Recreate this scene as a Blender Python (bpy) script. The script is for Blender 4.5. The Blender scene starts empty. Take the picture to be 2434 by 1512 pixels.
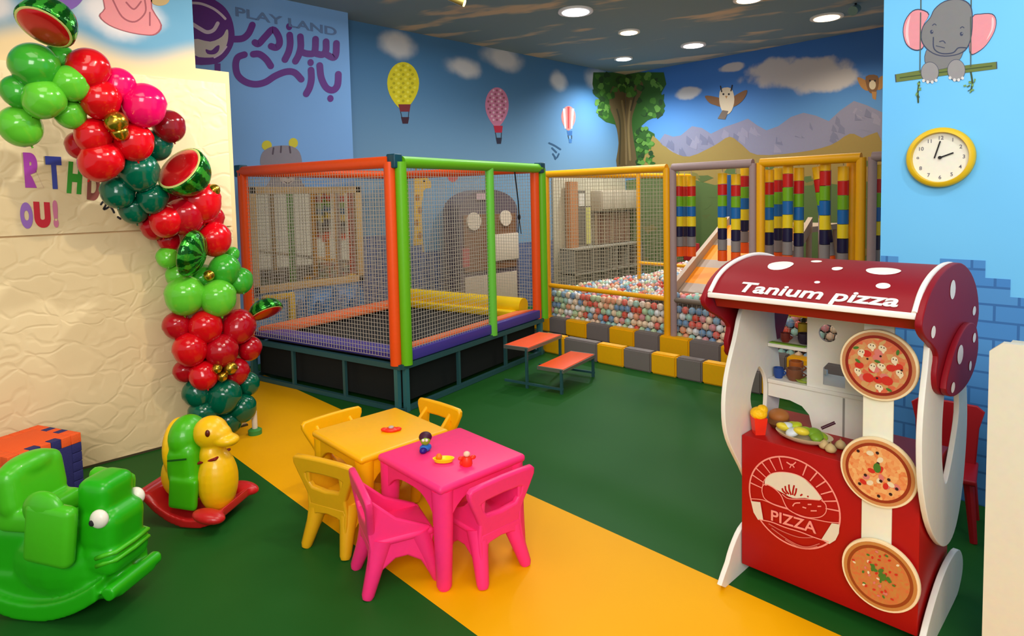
import bpy, bmesh, math, random
from mathutils import Vector, Matrix, Euler
random.seed(7)
R = math.radians
scene = bpy.context.scene
col = scene.collection
# ---------------------------------------------------------------- camera
FPX, CX, CY, PITCH, ROLL, YAW, EYE = 1504., 1241., 562., .0640, .02135, .7943, 1.6
def ray(u, v):
    """direction through a pixel of the 2434x1512 frame, world axes along the room walls"""
    X = (u-CX)/FPX; Y = -(v-CY)/FPX
    c, s = math.cos(-ROLL), math.sin(-ROLL)
    X, Y = X*c-Y*s, X*s+Y*c
    cp, sp = math.cos(PITCH), math.sin(PITCH)
    y = cp+Y*sp; z = -sp+Y*cp
    sa, ca = math.sin(YAW), math.cos(YAW)
    return Vector((X*sa+y*ca, -X*ca+y*sa, z))
def onx(u, v, x):
    d = ray(u, v); t = x/d.x; return Vector((x, d.y*t, EYE+d.z*t))
def ony(u, v, y):
    d = ray(u, v); t = y/d.y; return Vector((d.x*t, y, EYE+d.z*t))
def onz(u, v, z=0.):
    d = ray(u, v); t = (z-EYE)/d.z; return Vector((d.x*t, d.y*t, z))
fw = ray(CX, CY); ex = (ray(CX+FPX, CY)-fw).normalized(); ey = (ray(CX, CY-FPX)-fw).normalized(); fw = fw.normalized()
cd = bpy.data.cameras.new('camera'); cam = bpy.data.objects.new('camera', cd); col.objects.link(cam)
cam.matrix_world = Matrix(((ex.x, ey.x, -fw.x, 0), (ex.y, ey.y, -fw.y, 0), (ex.z, ey.z, -fw.z, EYE), (0, 0, 0, 1)))
cd.sensor_width = 36; cd.lens = FPX/2434*36
cd.shift_x = (1217-CX)/2434; cd.shift_y = (CY-756)/2434
cd.clip_start = .02
scene.camera = cam
# ---------------------------------------------------------------- world, exposure, lamps
scene.view_settings.view_transform = 'Standard'; scene.view_settings.look = 'None'
scene.view_settings.gamma = 1; scene.view_settings.use_curve_mapping = False
scene.view_settings.exposure = -0.06
w = bpy.data.worlds.new('world'); scene.world = w; w.use_nodes = True
w.node_tree.nodes['Background'].inputs[0].default_value = (1, .97, .93, 1)
w.node_tree.nodes['Background'].inputs[1].default_value = .62
CEIL = 3.6
def light(kind, name, loc, power, color=(1, .9, .75), size=.3, target=None, angle=60, blend=.6, sy=None):
    L = bpy.data.lights.new(name, kind); L.energy = power; L.color = color
    if kind == 'AREA':
        L.size = size
        if sy: L.shape = 'RECTANGLE'; L.size_y = sy
    elif kind == 'SPOT':
        L.spot_size = R(angle); L.spot_blend = blend; L.shadow_soft_size = size
    else: L.shadow_soft_size = size
    o = bpy.data.objects.new(name, L); col.objects.link(o); o.location = loc
    t = Vector(target) if target is not None else Vector(loc)-Vector((0, 0, 1))
    o.rotation_euler = (t-Vector(loc)).to_track_quat('-Z', 'Y').to_euler()
    return o
WARM = (1, .88, .70); NEUT = (1, .95, .88)
# area lights for unseen ceiling lamps of the front half, plus two added fills
light('AREA', 'room_fill', (1.6, .9, 3.5), 40, NEUT, 1.6)
light('AREA', 'room_fill', (.2, 2.6, 3.5), 22, WARM, 1.2)
light('AREA', 'room_fill', (3.2, 3.0, 3.5), 30, NEUT, 1.2)
light('AREA', 'room_fill', (-1.3, -1.2, 3.0), 200, (1, .97, .94), 2.2, (2.6, 2.4, .6))  # added soft frontal fill for faces turned to the camera, no real lamp
light('AREA', 'room_fill', (4.2, 4.8, 3.5), 34, (.9, .96, 1), 1.2)  # added over the trampoline to brighten the back walls, no real lamp
# track spots that wash the cream relief wall
light('SPOT', 'track_light', (3.3, 2.7, 3.4), 420, (.92, .98, 1), .05, (1.45, 4.6, 2.2), 44, .9)
light('SPOT', 'track_light', (1.9, 1.7, 3.4), 110, (1, .86, .62), .05, (.6, 4.6, .9), 80, .9)
# spot on the light blue wall with the clock
light('SPOT', 'track_light', (2.3, -.3, 3.4), 55, (.95, .97, 1), .08, (3.8, .7, 1.7), 75, .9)
LAMPS = [(1368, 28, .17, 34, (.95, .97, 1)), (1495, 77, .12, 12, WARM), (1648, 108, .15, 26, (1, .95, .98)),
         (1482, 140, .12, 75, (.85, .95, 1)), (1965, 42, .16, 34, WARM), (1780, -2, .14, 22, WARM)]
for u, v, r_, p_, c_ in LAMPS:
    q = onz(u, v, CEIL)
    light('SPOT', 'downlight_beam', (q.x, q.y, CEIL-.06), p_*3.6, c_, r_*.6, None, 150, .8)

# ---------------------------------------------------------------- materials
def lin(c):
    return tuple(((x/255)/12.92 if x/255 <= .04045 else ((x/255+.055)/1.055)**2.4) for x in c)
MATS = {}
def mat(name, rgb, rough=.5, metal=0., bump=0., bscale=40., emit=0., coat=0., spec=.35, sss=0., trans=0.):
    if name in MATS: return MATS[name]
    m = bpy.data.materials.new(name); m.use_nodes = True; nt = m.node_tree; b = nt.nodes['Principled BSDF']
    c = (*lin(rgb), 1)
    b.inputs['Base Color'].default_value = c; b.inputs['Roughness'].default_value = rough
    b.inputs['Metallic'].default_value = metal; b.inputs['Specular IOR Level'].default_value = spec
    b.inputs['Coat Weight'].default_value = coat
    if trans: b.inputs['Transmission Weight'].default_value = trans
    if sss:
        b.inputs['Subsurface Weight'].default_value = sss; b.inputs['Subsurface Scale'].default_value = .02
    if emit:
        b.inputs['Emission Color'].default_value = c; b.inputs['Emission Strength'].default_value = emit
    tc = nt.nodes.new('ShaderNodeTexCoord'); no = nt.nodes.new('ShaderNodeTexNoise'); no.inputs['Scale'].default_value = bscale
    nt.links.new(tc.outputs['Object'], no.inputs['Vector'])
    if bump:
        bp = nt.nodes.new('ShaderNodeBump'); bp.inputs['Strength'].default_value = bump; bp.inputs['Distance'].default_value = .01
        nt.links.new(no.outputs['Fac'], bp.inputs['Height']); nt.links.new(bp.outputs[0], b.inputs['Normal'])
    else:   # faint procedural variation of the paint or plastic
        mx = nt.nodes.new('ShaderNodeMix'); mx.data_type = 'RGBA'; mx.blend_type = 'MULTIPLY'; mx.inputs[0].default_value = .10
        mx.inputs[6].default_value = c; nt.links.new(no.outputs['Color'], mx.inputs[7]); nt.links.new(mx.outputs[2], b.inputs['Base Color'])
    MATS[name] = m; return m
class N:   # small node-writing helper
    def __init__(s, name, rough=.6):
        s.m = bpy.data.materials.new(name); s.m.use_nodes = True; s.t = s.m.node_tree; s.b = s.t.nodes['Principled BSDF']
        s.b.inputs['Roughness'].default_value = rough
        g = s.t.nodes.new('ShaderNodeNewGeometry'); s.P = g.outputs['Position']
        x = s.t.nodes.new('ShaderNodeSeparateXYZ'); s.link(s.P, x.inputs[0]); s.x, s.y, s.z = x.outputs
    def link(s, a, b): s.t.links.new(a, b)
    def n(s, kind, **kw):
        q = s.t.nodes.new(kind)
        for k, v in kw.items(): setattr(q, k, v)
        return q
    def put(s, sock, v):
        if hasattr(v, 'is_output') or hasattr(v, 'links'): s.link(v, sock)
        else: sock.default_value = v
    def math(s, op, a, b=0., c=None, clamp=False):
        q = s.n('ShaderNodeMath', operation=op, use_clamp=clamp); s.put(q.inputs[0], a); s.put(q.inputs[1], b)
        if c is not None: s.put(q.inputs[2], c)
        return q.outputs[0]
    def ramp(s, v, a, b):   # smooth 0..1 between a and b
        q = s.n('ShaderNodeMapRange', interpolation_type='SMOOTHSTEP'); s.put(q.inputs[0], v)
        q.inputs[1].default_value = a; q.inputs[2].default_value = b; return q.outputs[0]
    def noise(s, scale, detail=3., vec=None, col=False):
        q = s.n('ShaderNodeTexNoise'); q.inputs['Scale'].default_value = scale; q.inputs['Detail'].default_value = detail
        s.link(vec or s.P, q.inputs['Vector']); return q.outputs[1 if col else 0]
    def scaled(s, v3):
        q = s.n('ShaderNodeVectorMath', operation='MULTIPLY'); s.link(s.P, q.inputs[0]); q.inputs[1].default_value = v3; return q.outputs[0]
    def mix(s, f, a, b):
        q = s.n('ShaderNodeMix', data_type='RGBA'); s.put(q.inputs[0], f)
        for k, v in ((6, a), (7, b)):
            if isinstance(v, tuple): q.inputs[k].default_value = (*lin(v), 1)
            else: s.link(v, q.inputs[k])
        return q.outputs[2]
    def color(s, c): s.link(c, s.b.inputs['Base Color'])
    def bump(s, h, strength=.5, dist=.01):
        q = s.n('ShaderNodeBump'); q.inputs['Strength'].default_value = strength; q.inputs['Distance'].default_value = dist
        s.link(h, q.inputs['Height']); s.link(q.outputs[0], s.b.inputs['Normal'])
    def blobs(s, items, soft=.35, wob=.5):   # cloud mask from ellipses (centre, radii), edges broken by noise
        out = None; nz = s.math('MULTIPLY', s.math('SUBTRACT', s.noise(3.5, 4), .5), wob*2)
        for c, r in items:
            a = s.n('ShaderNodeVectorMath', operation='SUBTRACT'); s.link(s.P, a.inputs[0]); a.inputs[1].default_value = c
            b = s.n('ShaderNodeVectorMath', operation='DIVIDE'); s.link(a.outputs[0], b.inputs[0]); b.inputs[1].default_value = r
            l = s.n('ShaderNodeVectorMath', operation='LENGTH'); s.link(b.outputs[0], l.inputs[0])
            v = s.ramp(s.math('ADD', l.outputs['Value'], nz), 1+soft, 1-soft)
            out = v if out is None else s.math('MAXIMUM', out, v)
        return out

# ---------------------------------------------------------------- mesh helpers
def newobj(name, me, parent=None, mats=None, smooth=None, label=None):
    o = bpy.data.objects.new(name, me); col.objects.link(o)
    if mats is not None:
        for m in (mats if isinstance(mats, (list, tuple)) else [mats]): me.materials.append(m)
    if parent is not None: o.parent = parent
    if label: o['label'] = label
    return o
class B:
    def __init__(s): s.bm = bmesh.new(); s.mi = 0
    def _fin(s, vs, M=None):
        if M is not None: bmesh.ops.transform(s.bm, matrix=M, verts=vs)
        fs = set(f for v in vs for f in v.link_faces)
        for f in fs: f.material_index = s.mi
        return s
    def box(s, c, d, rot=None, bev=0.):
        r = bmesh.ops.create_cube(s.bm, size=1); vs = r['verts']
        bmesh.ops.transform(s.bm, matrix=Matrix.Diagonal((*d, 1)), verts=vs)
        if bev:
            es = list(set(e for v in vs for e in v.link_edges))
            q = bmesh.ops.bevel(s.bm, geom=vs+es, offset=bev, segments=3, profile=.5, affect='EDGES'); vs = list(set(q['verts']))
            vs = list(set(v for f in q['faces'] for v in f.verts) | set(q['verts']))
        M = Matrix.Translation(c)
        if rot is not None: M = M @ (Euler(rot).to_matrix().to_4x4() if not isinstance(rot, Matrix) else rot.to_4x4())
        return s._fin(vs, M)
    def span(s, a, b, bev=0.):
        a, b = Vector(a), Vector(b); d = b-a
        return s.box((a+b)/2, (abs(d.x), abs(d.y), abs(d.z)), bev=bev)
    def cyl(s, p0, p1, r0, r1=None, n=16, cap=True):
        p0, p1 = Vector(p0), Vector(p1); d = p1-p0
        r = bmesh.ops.create_cone(s.bm, cap_ends=cap, segments=n, radius1=r0, radius2=r0 if r1 is None else r1, depth=d.length)
        M = Matrix.Translation((p0+p1)/2) @ d.to_track_quat('Z', 'Y').to_matrix().to_4x4()
        return s._fin(r['verts'], M)
    def sph(s, c, r, rot=None, n=20):
        if not isinstance(r, (tuple, list)): r = (r, r, r)
        q = bmesh.ops.create_uvsphere(s.bm, u_segments=n, v_segments=max(8, n*2//3), radius=1)
        M = Matrix.Translation(c)
        if rot is not None: M = M @ (Euler(rot).to_matrix().to_4x4() if not isinstance(rot, Matrix) else rot.to_4x4())
        return s._fin(q['verts'], M @ Matrix.Diagonal((*r, 1)))
    def tube(s, pts, r, n=10):
        pts = [Vector(p) for p in pts]; rings = []; rr = r if isinstance(r, (list, tuple)) else [r]*len(pts)
        for i, p in enumerate(pts):
            t = (pts[min(i+1, len(pts)-1)]-pts[max(i-1, 0)]).normalized()
            a = t.orthogonal().normalized() if i == 0 else (a-t*a.dot(t)).normalized()
            b = t.cross(a)
            rings.append([s.bm.verts.new(p+(a*math.cos(2*math.pi*k/n)+b*math.sin(2*math.pi*k/n))*rr[i]) for k in range(n)])
        fs = []
        for i in range(len(rings)-1):
            for k in range(n): fs.append(s.bm.faces.new((rings[i][k], rings[i][(k+1) % n], rings[i+1][(k+1) % n], rings[i+1][k])))
        fs.append(s.bm.faces.new(rings[0][::-1])); fs.append(s.bm.faces.new(rings[-1]))
        for f in fs: f.material_index = s.mi
        return s
    def poly(s, pts):
        f = s.bm.faces.new([s.bm.verts.new(p) for p in pts]); f.material_index = s.mi; return s
    def prism(s, pts, d):   # closed outline pushed along vector d
        d = Vector(d); a = [s.bm.verts.new(Vector(p)) for p in pts]; b = [s.bm.verts.new(Vector(p)+d) for p in pts]; n = len(a)
        fs = [s.bm.faces.new(a[::-1]), s.bm.faces.new(b)]
        for k in range(n): fs.append(s.bm.faces.new((a[k], a[(k+1) % n], b[(k+1) % n], b[k])))
        for f in fs: f.material_index = s.mi
        return s
    def lathe(s, prof, c=(0, 0, 0), n=24, M=None):
        c = Vector(c); rings = []
        for r, z in prof: rings.append([s.bm.verts.new(((c+Vector((r*math.cos(2*math.pi*k/n), r*math.sin(2*math.pi*k/n), z))) if M is None else M @ Vector((r*math.cos(2*math.pi*k/n), r*math.sin(2*math.pi*k/n), z)))) for k in range(n)])
        fs = []
        for i in range(len(rings)-1):
            for k in range(n): fs.append(s.bm.faces.new((rings[i][k], rings[i][(k+1) % n], rings[i+1][(k+1) % n], rings[i+1][k])))
        fs.append(s.bm.faces.new(rings[0][::-1])); fs.append(s.bm.faces.new(rings[-1]))
        for f in fs: f.material_index = s.mi
        return s
    def strip(s, a, b, wdt):   # thin square thread
        a, b = Vector(a), Vector(b); t = (b-a).normalized(); u = t.orthogonal().normalized()*wdt/2; v = t.cross(u)
        A = [s.bm.verts.new(a+q) for q in (u, v, -u, -v)]; Bq = [s.bm.verts.new(b+q) for q in (u, v, -u, -v)]
        for k in range(4):
            f = s.bm.faces.new((A[k], A[(k+1) % 4], Bq[(k+1) % 4], Bq[k])); f.material_index = s.mi
        return s
    def add(s, me, M=None):
        n0 = len(s.bm.verts); s.bm.from_mesh(me); s.bm.verts.ensure_lookup_table()
        return s._fin(s.bm.verts[n0:], M)
    def mesh(s, name, normals=True, smooth=None):
        if normals: bmesh.ops.recalc_face_normals(s.bm, faces=s.bm.faces)
        me = bpy.data.meshes.new(name); s.bm.to_mesh(me); s.bm.free()
        if smooth is not None:
            me.polygons.foreach_set('use_smooth', [True]*len(me.polygons))
            if smooth < 180: me.set_sharp_from_angle(angle=R(smooth))
        return me
    def build(s, name, mats, parent=None, smooth=35, label=None, world=False):
        """world=True: coordinates were given in the room; move them under the thing's own base"""
        if world and parent is not None:
            p = parent; off = Vector(p.location)
            while p.parent: p = p.parent; off += Vector(p.location)
            bmesh.ops.translate(s.bm, vec=-off, verts=s.bm.verts)
        return newobj(name, s.mesh(name, smooth=smooth), parent, mats, label=label)
def tag(o, label, cat, group=None, kind=None):
    o['label'] = label; o['category'] = cat
    if group: o['group'] = group
    if kind: o['kind'] = kind
    return o
def thing(name, label, cat, loc=(0, 0, 0), rz=0, group=None):
    o = bpy.data.objects.new(name, None); col.objects.link(o); o.location = loc; o.rotation_euler = (0, 0, rz); o.empty_display_size = .05
    return tag(o, label, cat, group)
def dup(root, loc, rz, label, group=None):
    r = root.copy(); col.objects.link(r); r.location = loc; r.rotation_euler = (0, 0, rz); r['label'] = label
    if group: r['group'] = group
    for ch in list(root.children):
        c = ch.copy(); col.objects.link(c); c.parent = r
        for g in ch.children:
            d = g.copy(); col.objects.link(d); d.parent = c
    return r
def struct(name, b, m, smooth=None, parent=None):
    o = newobj(name, b.mesh(name, smooth=smooth), parent, m)
    if parent is None: o['kind'] = 'structure'
    return o
def plate(loops, t, bevel=0., res=3):
    """flat cut-out board in XY (outer loop then holes), thickness t centred on z=0"""
    cu = bpy.data.curves.new('c', 'CURVE'); cu.dimensions = '2D'; cu.fill_mode = 'BOTH'; cu.extrude = max(t/2-bevel, 0.0001); cu.bevel_depth = bevel; cu.bevel_resolution = 2
    if bevel: cu.offset = -bevel
    for lp in loops:
        sp = cu.splines.new('POLY'); sp.points.add(len(lp)-1); sp.use_cyclic_u = True
        for i, p in enumerate(lp): sp.points[i].co = (p[0], p[1], 0, 1)
    o = bpy.data.objects.new('c', cu); col.objects.link(o)
    me = bpy.data.meshes.new_from_object(o.evaluated_get(bpy.context.evaluated_depsgraph_get()))
    bpy.data.objects.remove(o); bpy.data.curves.remove(cu); return me
def text_mesh(s, bold=0., ext=.002, slant=0.):
    cu = bpy.data.curves.new('t', 'FONT'); cu.body = s; cu.size = 1; cu.offset = bold; cu.extrude = ext; cu.shear = slant
    o = bpy.data.objects.new('t', cu); col.objects.link(o)
    me = bpy.data.meshes.new_from_object(o.evaluated_get(bpy.context.evaluated_depsgraph_get()))
    bpy.data.objects.remove(o); bpy.data.curves.remove(cu); return me
def smooth_loop(pts, n=6, closed=True):
    out = []; L = len(pts); P = [Vector(p) for p in pts]
    rng = range(L) if closed else range(L-1)
    for i in rng:
        if closed: a, b, c, d = P[(i-1) % L], P[i], P[(i+1) % L], P[(i+2) % L]
        else: a, b, c, d = P[max(i-1, 0)], P[i], P[i+1], P[min(i+2, L-1)]
        for k in range(n):
            t = k/n
            out.append(.5*((2*b)+(c-a)*t+(2*a-5*b+4*c-d)*t*t+(3*b-a-3*c+d)*t**3))
    if not closed: out.append(P[-1])
    return out
def ell(cx, cy, rx, ry, n=24, rot=0, a0=0, a1=360):
    k = n if a1-a0 >= 360 else n+1
    return [(cx+rx*math.cos(R(a0+(a1-a0)*i/n))*math.cos(R(rot))-ry*math.sin(R(a0+(a1-a0)*i/n))*math.sin(R(rot)),
             cy+rx*math.cos(R(a0+(a1-a0)*i/n))*math.sin(R(rot))+ry*math.sin(R(a0+(a1-a0)*i/n))*math.cos(R(rot))) for i in range(k)]
def fuse(b, mats, name, parent, voxel=.008, it=6, label=None, world=False):
    """merge overlapping shapes into one moulded skin"""
    if world:
        p = parent; off = Vector(p.location)
        bmesh.ops.translate(b.bm, vec=-off, verts=b.bm.verts)
    me = b.mesh(name)
    o = bpy.data.objects.new(name, me); col.objects.link(o)
    m = o.modifiers.new('r', 'REMESH'); m.mode = 'VOXEL'; m.voxel_size = voxel; m.use_smooth_shade = True
    s = o.modifiers.new('s', 'SMOOTH'); s.factor = .5; s.iterations = it
    m2 = bpy.data.meshes.new_from_object(o.evaluated_get(bpy.context.evaluated_depsgraph_get()))
    bpy.data.objects.remove(o)
    m2.materials.clear(); m2.polygons.foreach_set('use_smooth', [True]*len(m2.polygons))
    return newobj(name, m2, parent, mats, label=label)
class Mural:
    """paint on a wall: flat outlines traced on the wall plane, one coat over the other"""
    def __init__(s, axis, c, sgn=-1): s.ax, s.c, s.sg = axis, c, sgn; s.layer = 0; s.b = B(); s.ms = []; s.idx = {}
    def P(s, u, v):
        f = onx if s.ax == 'x' else ony
        q = f(u, v, s.c); o = s.sg*(.002+.00006*s.layer)
        return q+(Vector((o, 0, 0)) if s.ax == 'x' else Vector((0, o, 0)))
    def use(s, m):
        if m.name not in s.idx: s.idx[m.name] = len(s.ms); s.ms.append(m)
        s.b.mi = s.idx[m.name]
    def poly(s, m, pts, sm=0, closed=True):
        s.use(m); s.layer += 1
        if sm: pts = [(p.x, p.y) for p in smooth_loop([(a, b_, 0) for a, b_ in pts], sm)]
        s.b.poly([s.P(*p) for p in pts]); return s
    def stroke(s, m, pts, wd, sm=5, cap=True):
        s.use(m); s.layer += 1
        if sm and len(pts) > 2: pts = [(p.x, p.y) for p in smooth_loop([(a, b_, 0) for a, b_ in pts], sm, False)]
        L = []; Rr = []
        for i, p in enumerate(pts):
            a = pts[max(i-1, 0)]; c = pts[min(i+1, len(pts)-1)]; dx, dy = c[0]-a[0], c[1]-a[1]; h = math.hypot(dx, dy) or 1
            nx, ny = -dy/h*wd/2, dx/h*wd/2; L.append((p[0]+nx, p[1]+ny)); Rr.append((p[0]-nx, p[1]-ny))
        for i in range(len(pts)-1): s.b.poly([s.P(*q) for q in (L[i], L[i+1], Rr[i+1], Rr[i])])
        if cap:
            for p in (pts[0], pts[-1]):
                s.layer += .3; s.b.poly([s.P(*q) for q in ell(p[0], p[1], wd/2, wd/2, 12)])
        return s
    def make(s, name, label, cat='wall painting', group=None, parent=None):
        me = s.b.mesh(name, normals=False)
        o = newobj(name, me, parent, s.ms)
        if parent is None: tag(o, label, cat, group)
        return o
# ================================================================ THE ROOM
XW, YW, YL, YP, XC = 8.85, 6.45, 4.59, 6.22, 3.78   # far wall, balloon wall, cream wall, lettering wall, clock wall
# floor: green vinyl with a yellow stripe
s = N('floor_vinyl', .5); s.b.inputs['Specular IOR Level'].default_value = .12
yl = s.math('MULTIPLY', s.math('GREATER_THAN', s.x, 1.413), s.math('LESS_THAN', s.x, 2.318))
g = s.mix(s.noise(1.3, 2), (20, 78, 24), (34, 90, 32))
y_ = s.mix(s.noise(1.1, 2), (230, 160, 0), (238, 174, 0))
s.color(s.mix(yl, g, y_)); s.bump(s.noise(60, 2), .04, .002)
b = B(); b.span((-3, -2.2, -.1), (XW+.1, YW+.1, 0)); floor = struct('floor', b, s.m)
# ceiling: painted dusk sky with stretched clouds
s = N('ceiling_sky_paint', .8)
v = s.scaled((.55, 1.9, 1)); v2 = s.n('ShaderNodeVectorRotate', rotation_type='Z_AXIS'); s.link(s.P, v2.inputs['Vector']); v2.inputs['Angle'].default_value = R(-20)
v3 = s.n('ShaderNodeVectorMath', operation='MULTIPLY'); s.link(v2.outputs[0], v3.inputs[0]); v3.inputs[1].default_value = (1.5, .55, 1)
cl = s.ramp(s.noise(1.3, 4, v3.outputs[0]), .53, .62)
s.color(s.mix(cl, s.mix(s.noise(.6, 2), (120, 150, 166), (132, 150, 150)), (214, 192, 160)))
b = B(); b.span((-3, -2.2, CEIL), (XW+.1, YW+.1, CEIL+.1)); struct('ceiling', b, s.m)
# cream wall with the sky painted over its top
s = N('cream_wall_paint', .75)
cl = s.blobs([((.62, 4.59, 2.98), (.30, 1, .16)), ((1.05, 4.59, 2.78), (.22, 1, .14)), ((.95, 4.59, 3.2), (.2, 1, .12)), ((.35, 4.59, 2.72), (.2, 1, .1))])
zz = s.math('ADD', s.z, s.math('MULTIPLY', s.math('SINE', s.math('MULTIPLY', s.x, 7.)), .06))
skyc = s.mix(cl, s.mix(s.noise(2.), (70, 128, 156), (104, 150, 172)), (205, 195, 190))
s.color(s.mix(s.ramp(zz, 2.50, 2.66), (222, 190, 140), skyc))
b = B(); b.prism([(-3, YL, 0), (1.69, YL, 0), (1.69, YL, 2.5), (1.475, YL, 2.5), (1.475, YL, CEIL), (-3, YL, CEIL)], (0, .12, 0))
wl = struct('wall_left', b, s.m)
# embossed foam panels stuck on it, two rows with a seam
s = N('embossed_foam', .55)
s.color(s.mix(s.noise(5), (226, 198, 150), (238, 212, 164)))
vv = s.scaled((5.5, 5.5, 8.5)); ad = s.n('ShaderNodeVectorMath', operation='ADD'); s.link(vv, ad.inputs[0])
sc = s.n('ShaderNodeVectorMath', operation='SCALE'); s.link(s.noise(2.5, 3, col=True), sc.inputs[0]); sc.inputs['Scale'].default_value = 3.2; s.link(sc.outputs[0], ad.inputs[1])
vo = s.n('ShaderNodeTexVoronoi', feature='DISTANCE_TO_EDGE'); s.link(ad.outputs[0], vo.inputs['Vector']); vo.inputs['Scale'].default_value = 1.
h = s.math('ADD', s.ramp(vo.outputs['Distance'], 0, .14), s.math('MULTIPLY', s.noise(22, 3), .35)); s.bump(h, .40, .006)
foam = s.m
for z0, z1 in ((0.0, 1.425), (1.435, 2.415)):
    b = B(); b.span((-3, YL-.022, z0), (1.655, YL, z1)); newobj('foam_panel', b.mesh('foam_panel'), wl, foam)
# lettering wall, balloon wall, far wall
s = N('lettering_wall_paint', .7); s.color(s.mix(s.noise(.8, 2), (112, 158, 214), (122, 172, 226)))
b = B(); b.span((.9, YP, 0), (3.56, YW+.1, CEIL)); wp = struct('wall_back_left', b, s.m)
s = N('balloon_wall_paint', .75)
cl = s.blobs([((4.33, YW, 3.42), (.20, 1, .13)), ((5.33, YW, 3.28), (.26, 1, .11)), ((6.05, YW, 3.5), (.32, 1, .14)), ((7.17, YW, 3.3), (.17, 1, .12)), ((8.15, YW, 3.42), (.3, 1, .15))], .5)
s.color(s.mix(cl, s.mix(s.ramp(s.z, 3.4, 1.6), (62, 112, 154), (110, 148, 176)), (196, 196, 196)))
b = B(); b.span((3.56, YW, 0), (XW+.1, YW+.1, CEIL)); wb = struct('wall_back', b, s.m)
s = N('mountain_wall_paint', .75)
cl = s.blobs([((XW, 3.55, 3.18), (1, .62, .17)), ((XW, 3.2, 3.05), (1, .38, .16)), ((XW, 3.95, 3.32), (1, .3, .13)), ((XW, 5.25, 3.13), (1, .22, .09)), ((XW, 4.55, 3.42), (1, .2, .06)), ((XW, 6.3, 3.35), (1, .2, .2))], .25, .7)
s.color(s.mix(cl, s.mix(s.ramp(s.z, 3.4, 2.3), (50, 106, 176), (84, 136, 184)), (186, 180, 178)))
b = B(); b.span((XW, -2.2, 0), (XW+.1, YW, CEIL)); wr = struct('wall_far', b, s.m)
s = N('clock_wall_paint', .6); s.color(s.mix(s.noise(1.2, 2), (98, 188, 248), (118, 204, 252)))
b = B(); b.span((XC, -2.2, 0), (XC+.09, 1.078, CEIL)); wc = struct('wall_right', b, s.m)
b = B(); b.span((-3, YL-.012, 0), (1.69, YL-.03, .012)); struct('baseboard_left', b, mat('dark_seam', (70, 60, 36), .7))

# blue bricks painted low on two walls
def brick(name, a, c, m, axis):
    s = N(name, .65); br = s.n('ShaderNodeTexBrick'); cx = s.n('ShaderNodeCombineXYZ')
    s.link(s.y if axis == 'x' else s.x, cx.inputs[0]); s.link(s.z, cx.inputs[1]); s.link(cx.outputs[0], br.inputs['Vector'])
    br.inputs['Scale'].default_value = 1; br.inputs['Brick Width'].default_value = .19; br.inputs['Row Height'].default_value = .085; br.inputs['Mortar Size'].default_value = .006
    br.inputs['Color1'].default_value = (*lin(a), 1); br.inputs['Color2'].default_value = (*lin(c), 1); br.inputs['Mortar'].default_value = (*lin(m), 1)
    s.color(br.outputs[0]); return s.m
bk1 = brick('blue_brick_paint', (62, 132, 204), (78, 148, 212), (48, 108, 174), 'x')
bk2 = brick('dark_brick_paint', (78, 92, 130), (96, 108, 146), (128, 132, 150), 'y')
m_ = Mural('x', XC); m_.use(bk1)
Yc = lambda y, z: Vector((XC-.0026, y, z))
m_.b.poly([Yc(1.074, 0), Yc(1.074, 1.235), Yc(.99, 1.235), Yc(.99, 1.15), Yc(.80, 1.15), Yc(.80, 1.235), Yc(.61, 1.235), Yc(.61, 1.15), Yc(.51, 1.15), Yc(.51, 1.065), Yc(.42, 1.065), Yc(.42, 1.235), Yc(.2, 1.235), Yc(.2, 1.15), Yc(-2.2, 1.15), Yc(-2.2, 0)])
m_.make('brick_painting', 'blue painted bricks with a stepped top on the lower wall under the clock')
m_ = Mural('y', YW); m_.use(bk2)
Yq = lambda x, z: Vector((x, YW-.0026, z))
m_.b.poly([Yq(3.565, 0), Yq(3.565, 1.26), Yq(3.75, 1.26), Yq(3.75, 1.17), Yq(4.3, 1.17), Yq(4.3, 1.02), Yq(4.6, 1.02), Yq(4.6, .93), Yq(8.8, .93), Yq(8.8, 0)])
m_.make('brick_painting', 'grey blue painted bricks low on the wall behind the trampoline')

# ---------------------------------------------------------------- ceiling lamps
wh = mat('white_enamel', (235, 232, 226), .4)
names = ['largest round ceiling downlight, cool white, above the ball pit front corner', 'small warm downlight next to the large cool one',
         'oval looking cool white downlight over the striped columns', 'brightest starry downlight in the far corner above the painted tree',
         'warm white downlight nearest the light blue clock wall', 'warm downlight half cut off by the top of the view']
for i, (u, v, r_, p_, c_) in enumerate(LAMPS):
    q = onz(u, v, CEIL-.012)
    t = thing('ceiling_downlight', names[i], 'ceiling light', (q.x, q.y, CEIL-.02), group='round downlights in the painted ceiling')
    b = B(); b.lathe([(r_*.82, 0), (r_*1.12, 0), (r_*1.14, .008), (r_*1.12, .02), (r_*.82, .02)]); b.build('trim_ring', wh, t)
    mm = mat('lamp_glow_%d' % i, tuple(int(255*min(1, k)) for k in c_), .5, emit=9 if i != 3 else 26)
    b = B(); b.lathe([(r_*.86, -.004), (r_*.86, .01)]); b.build('diffuser', mm, t)
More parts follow.
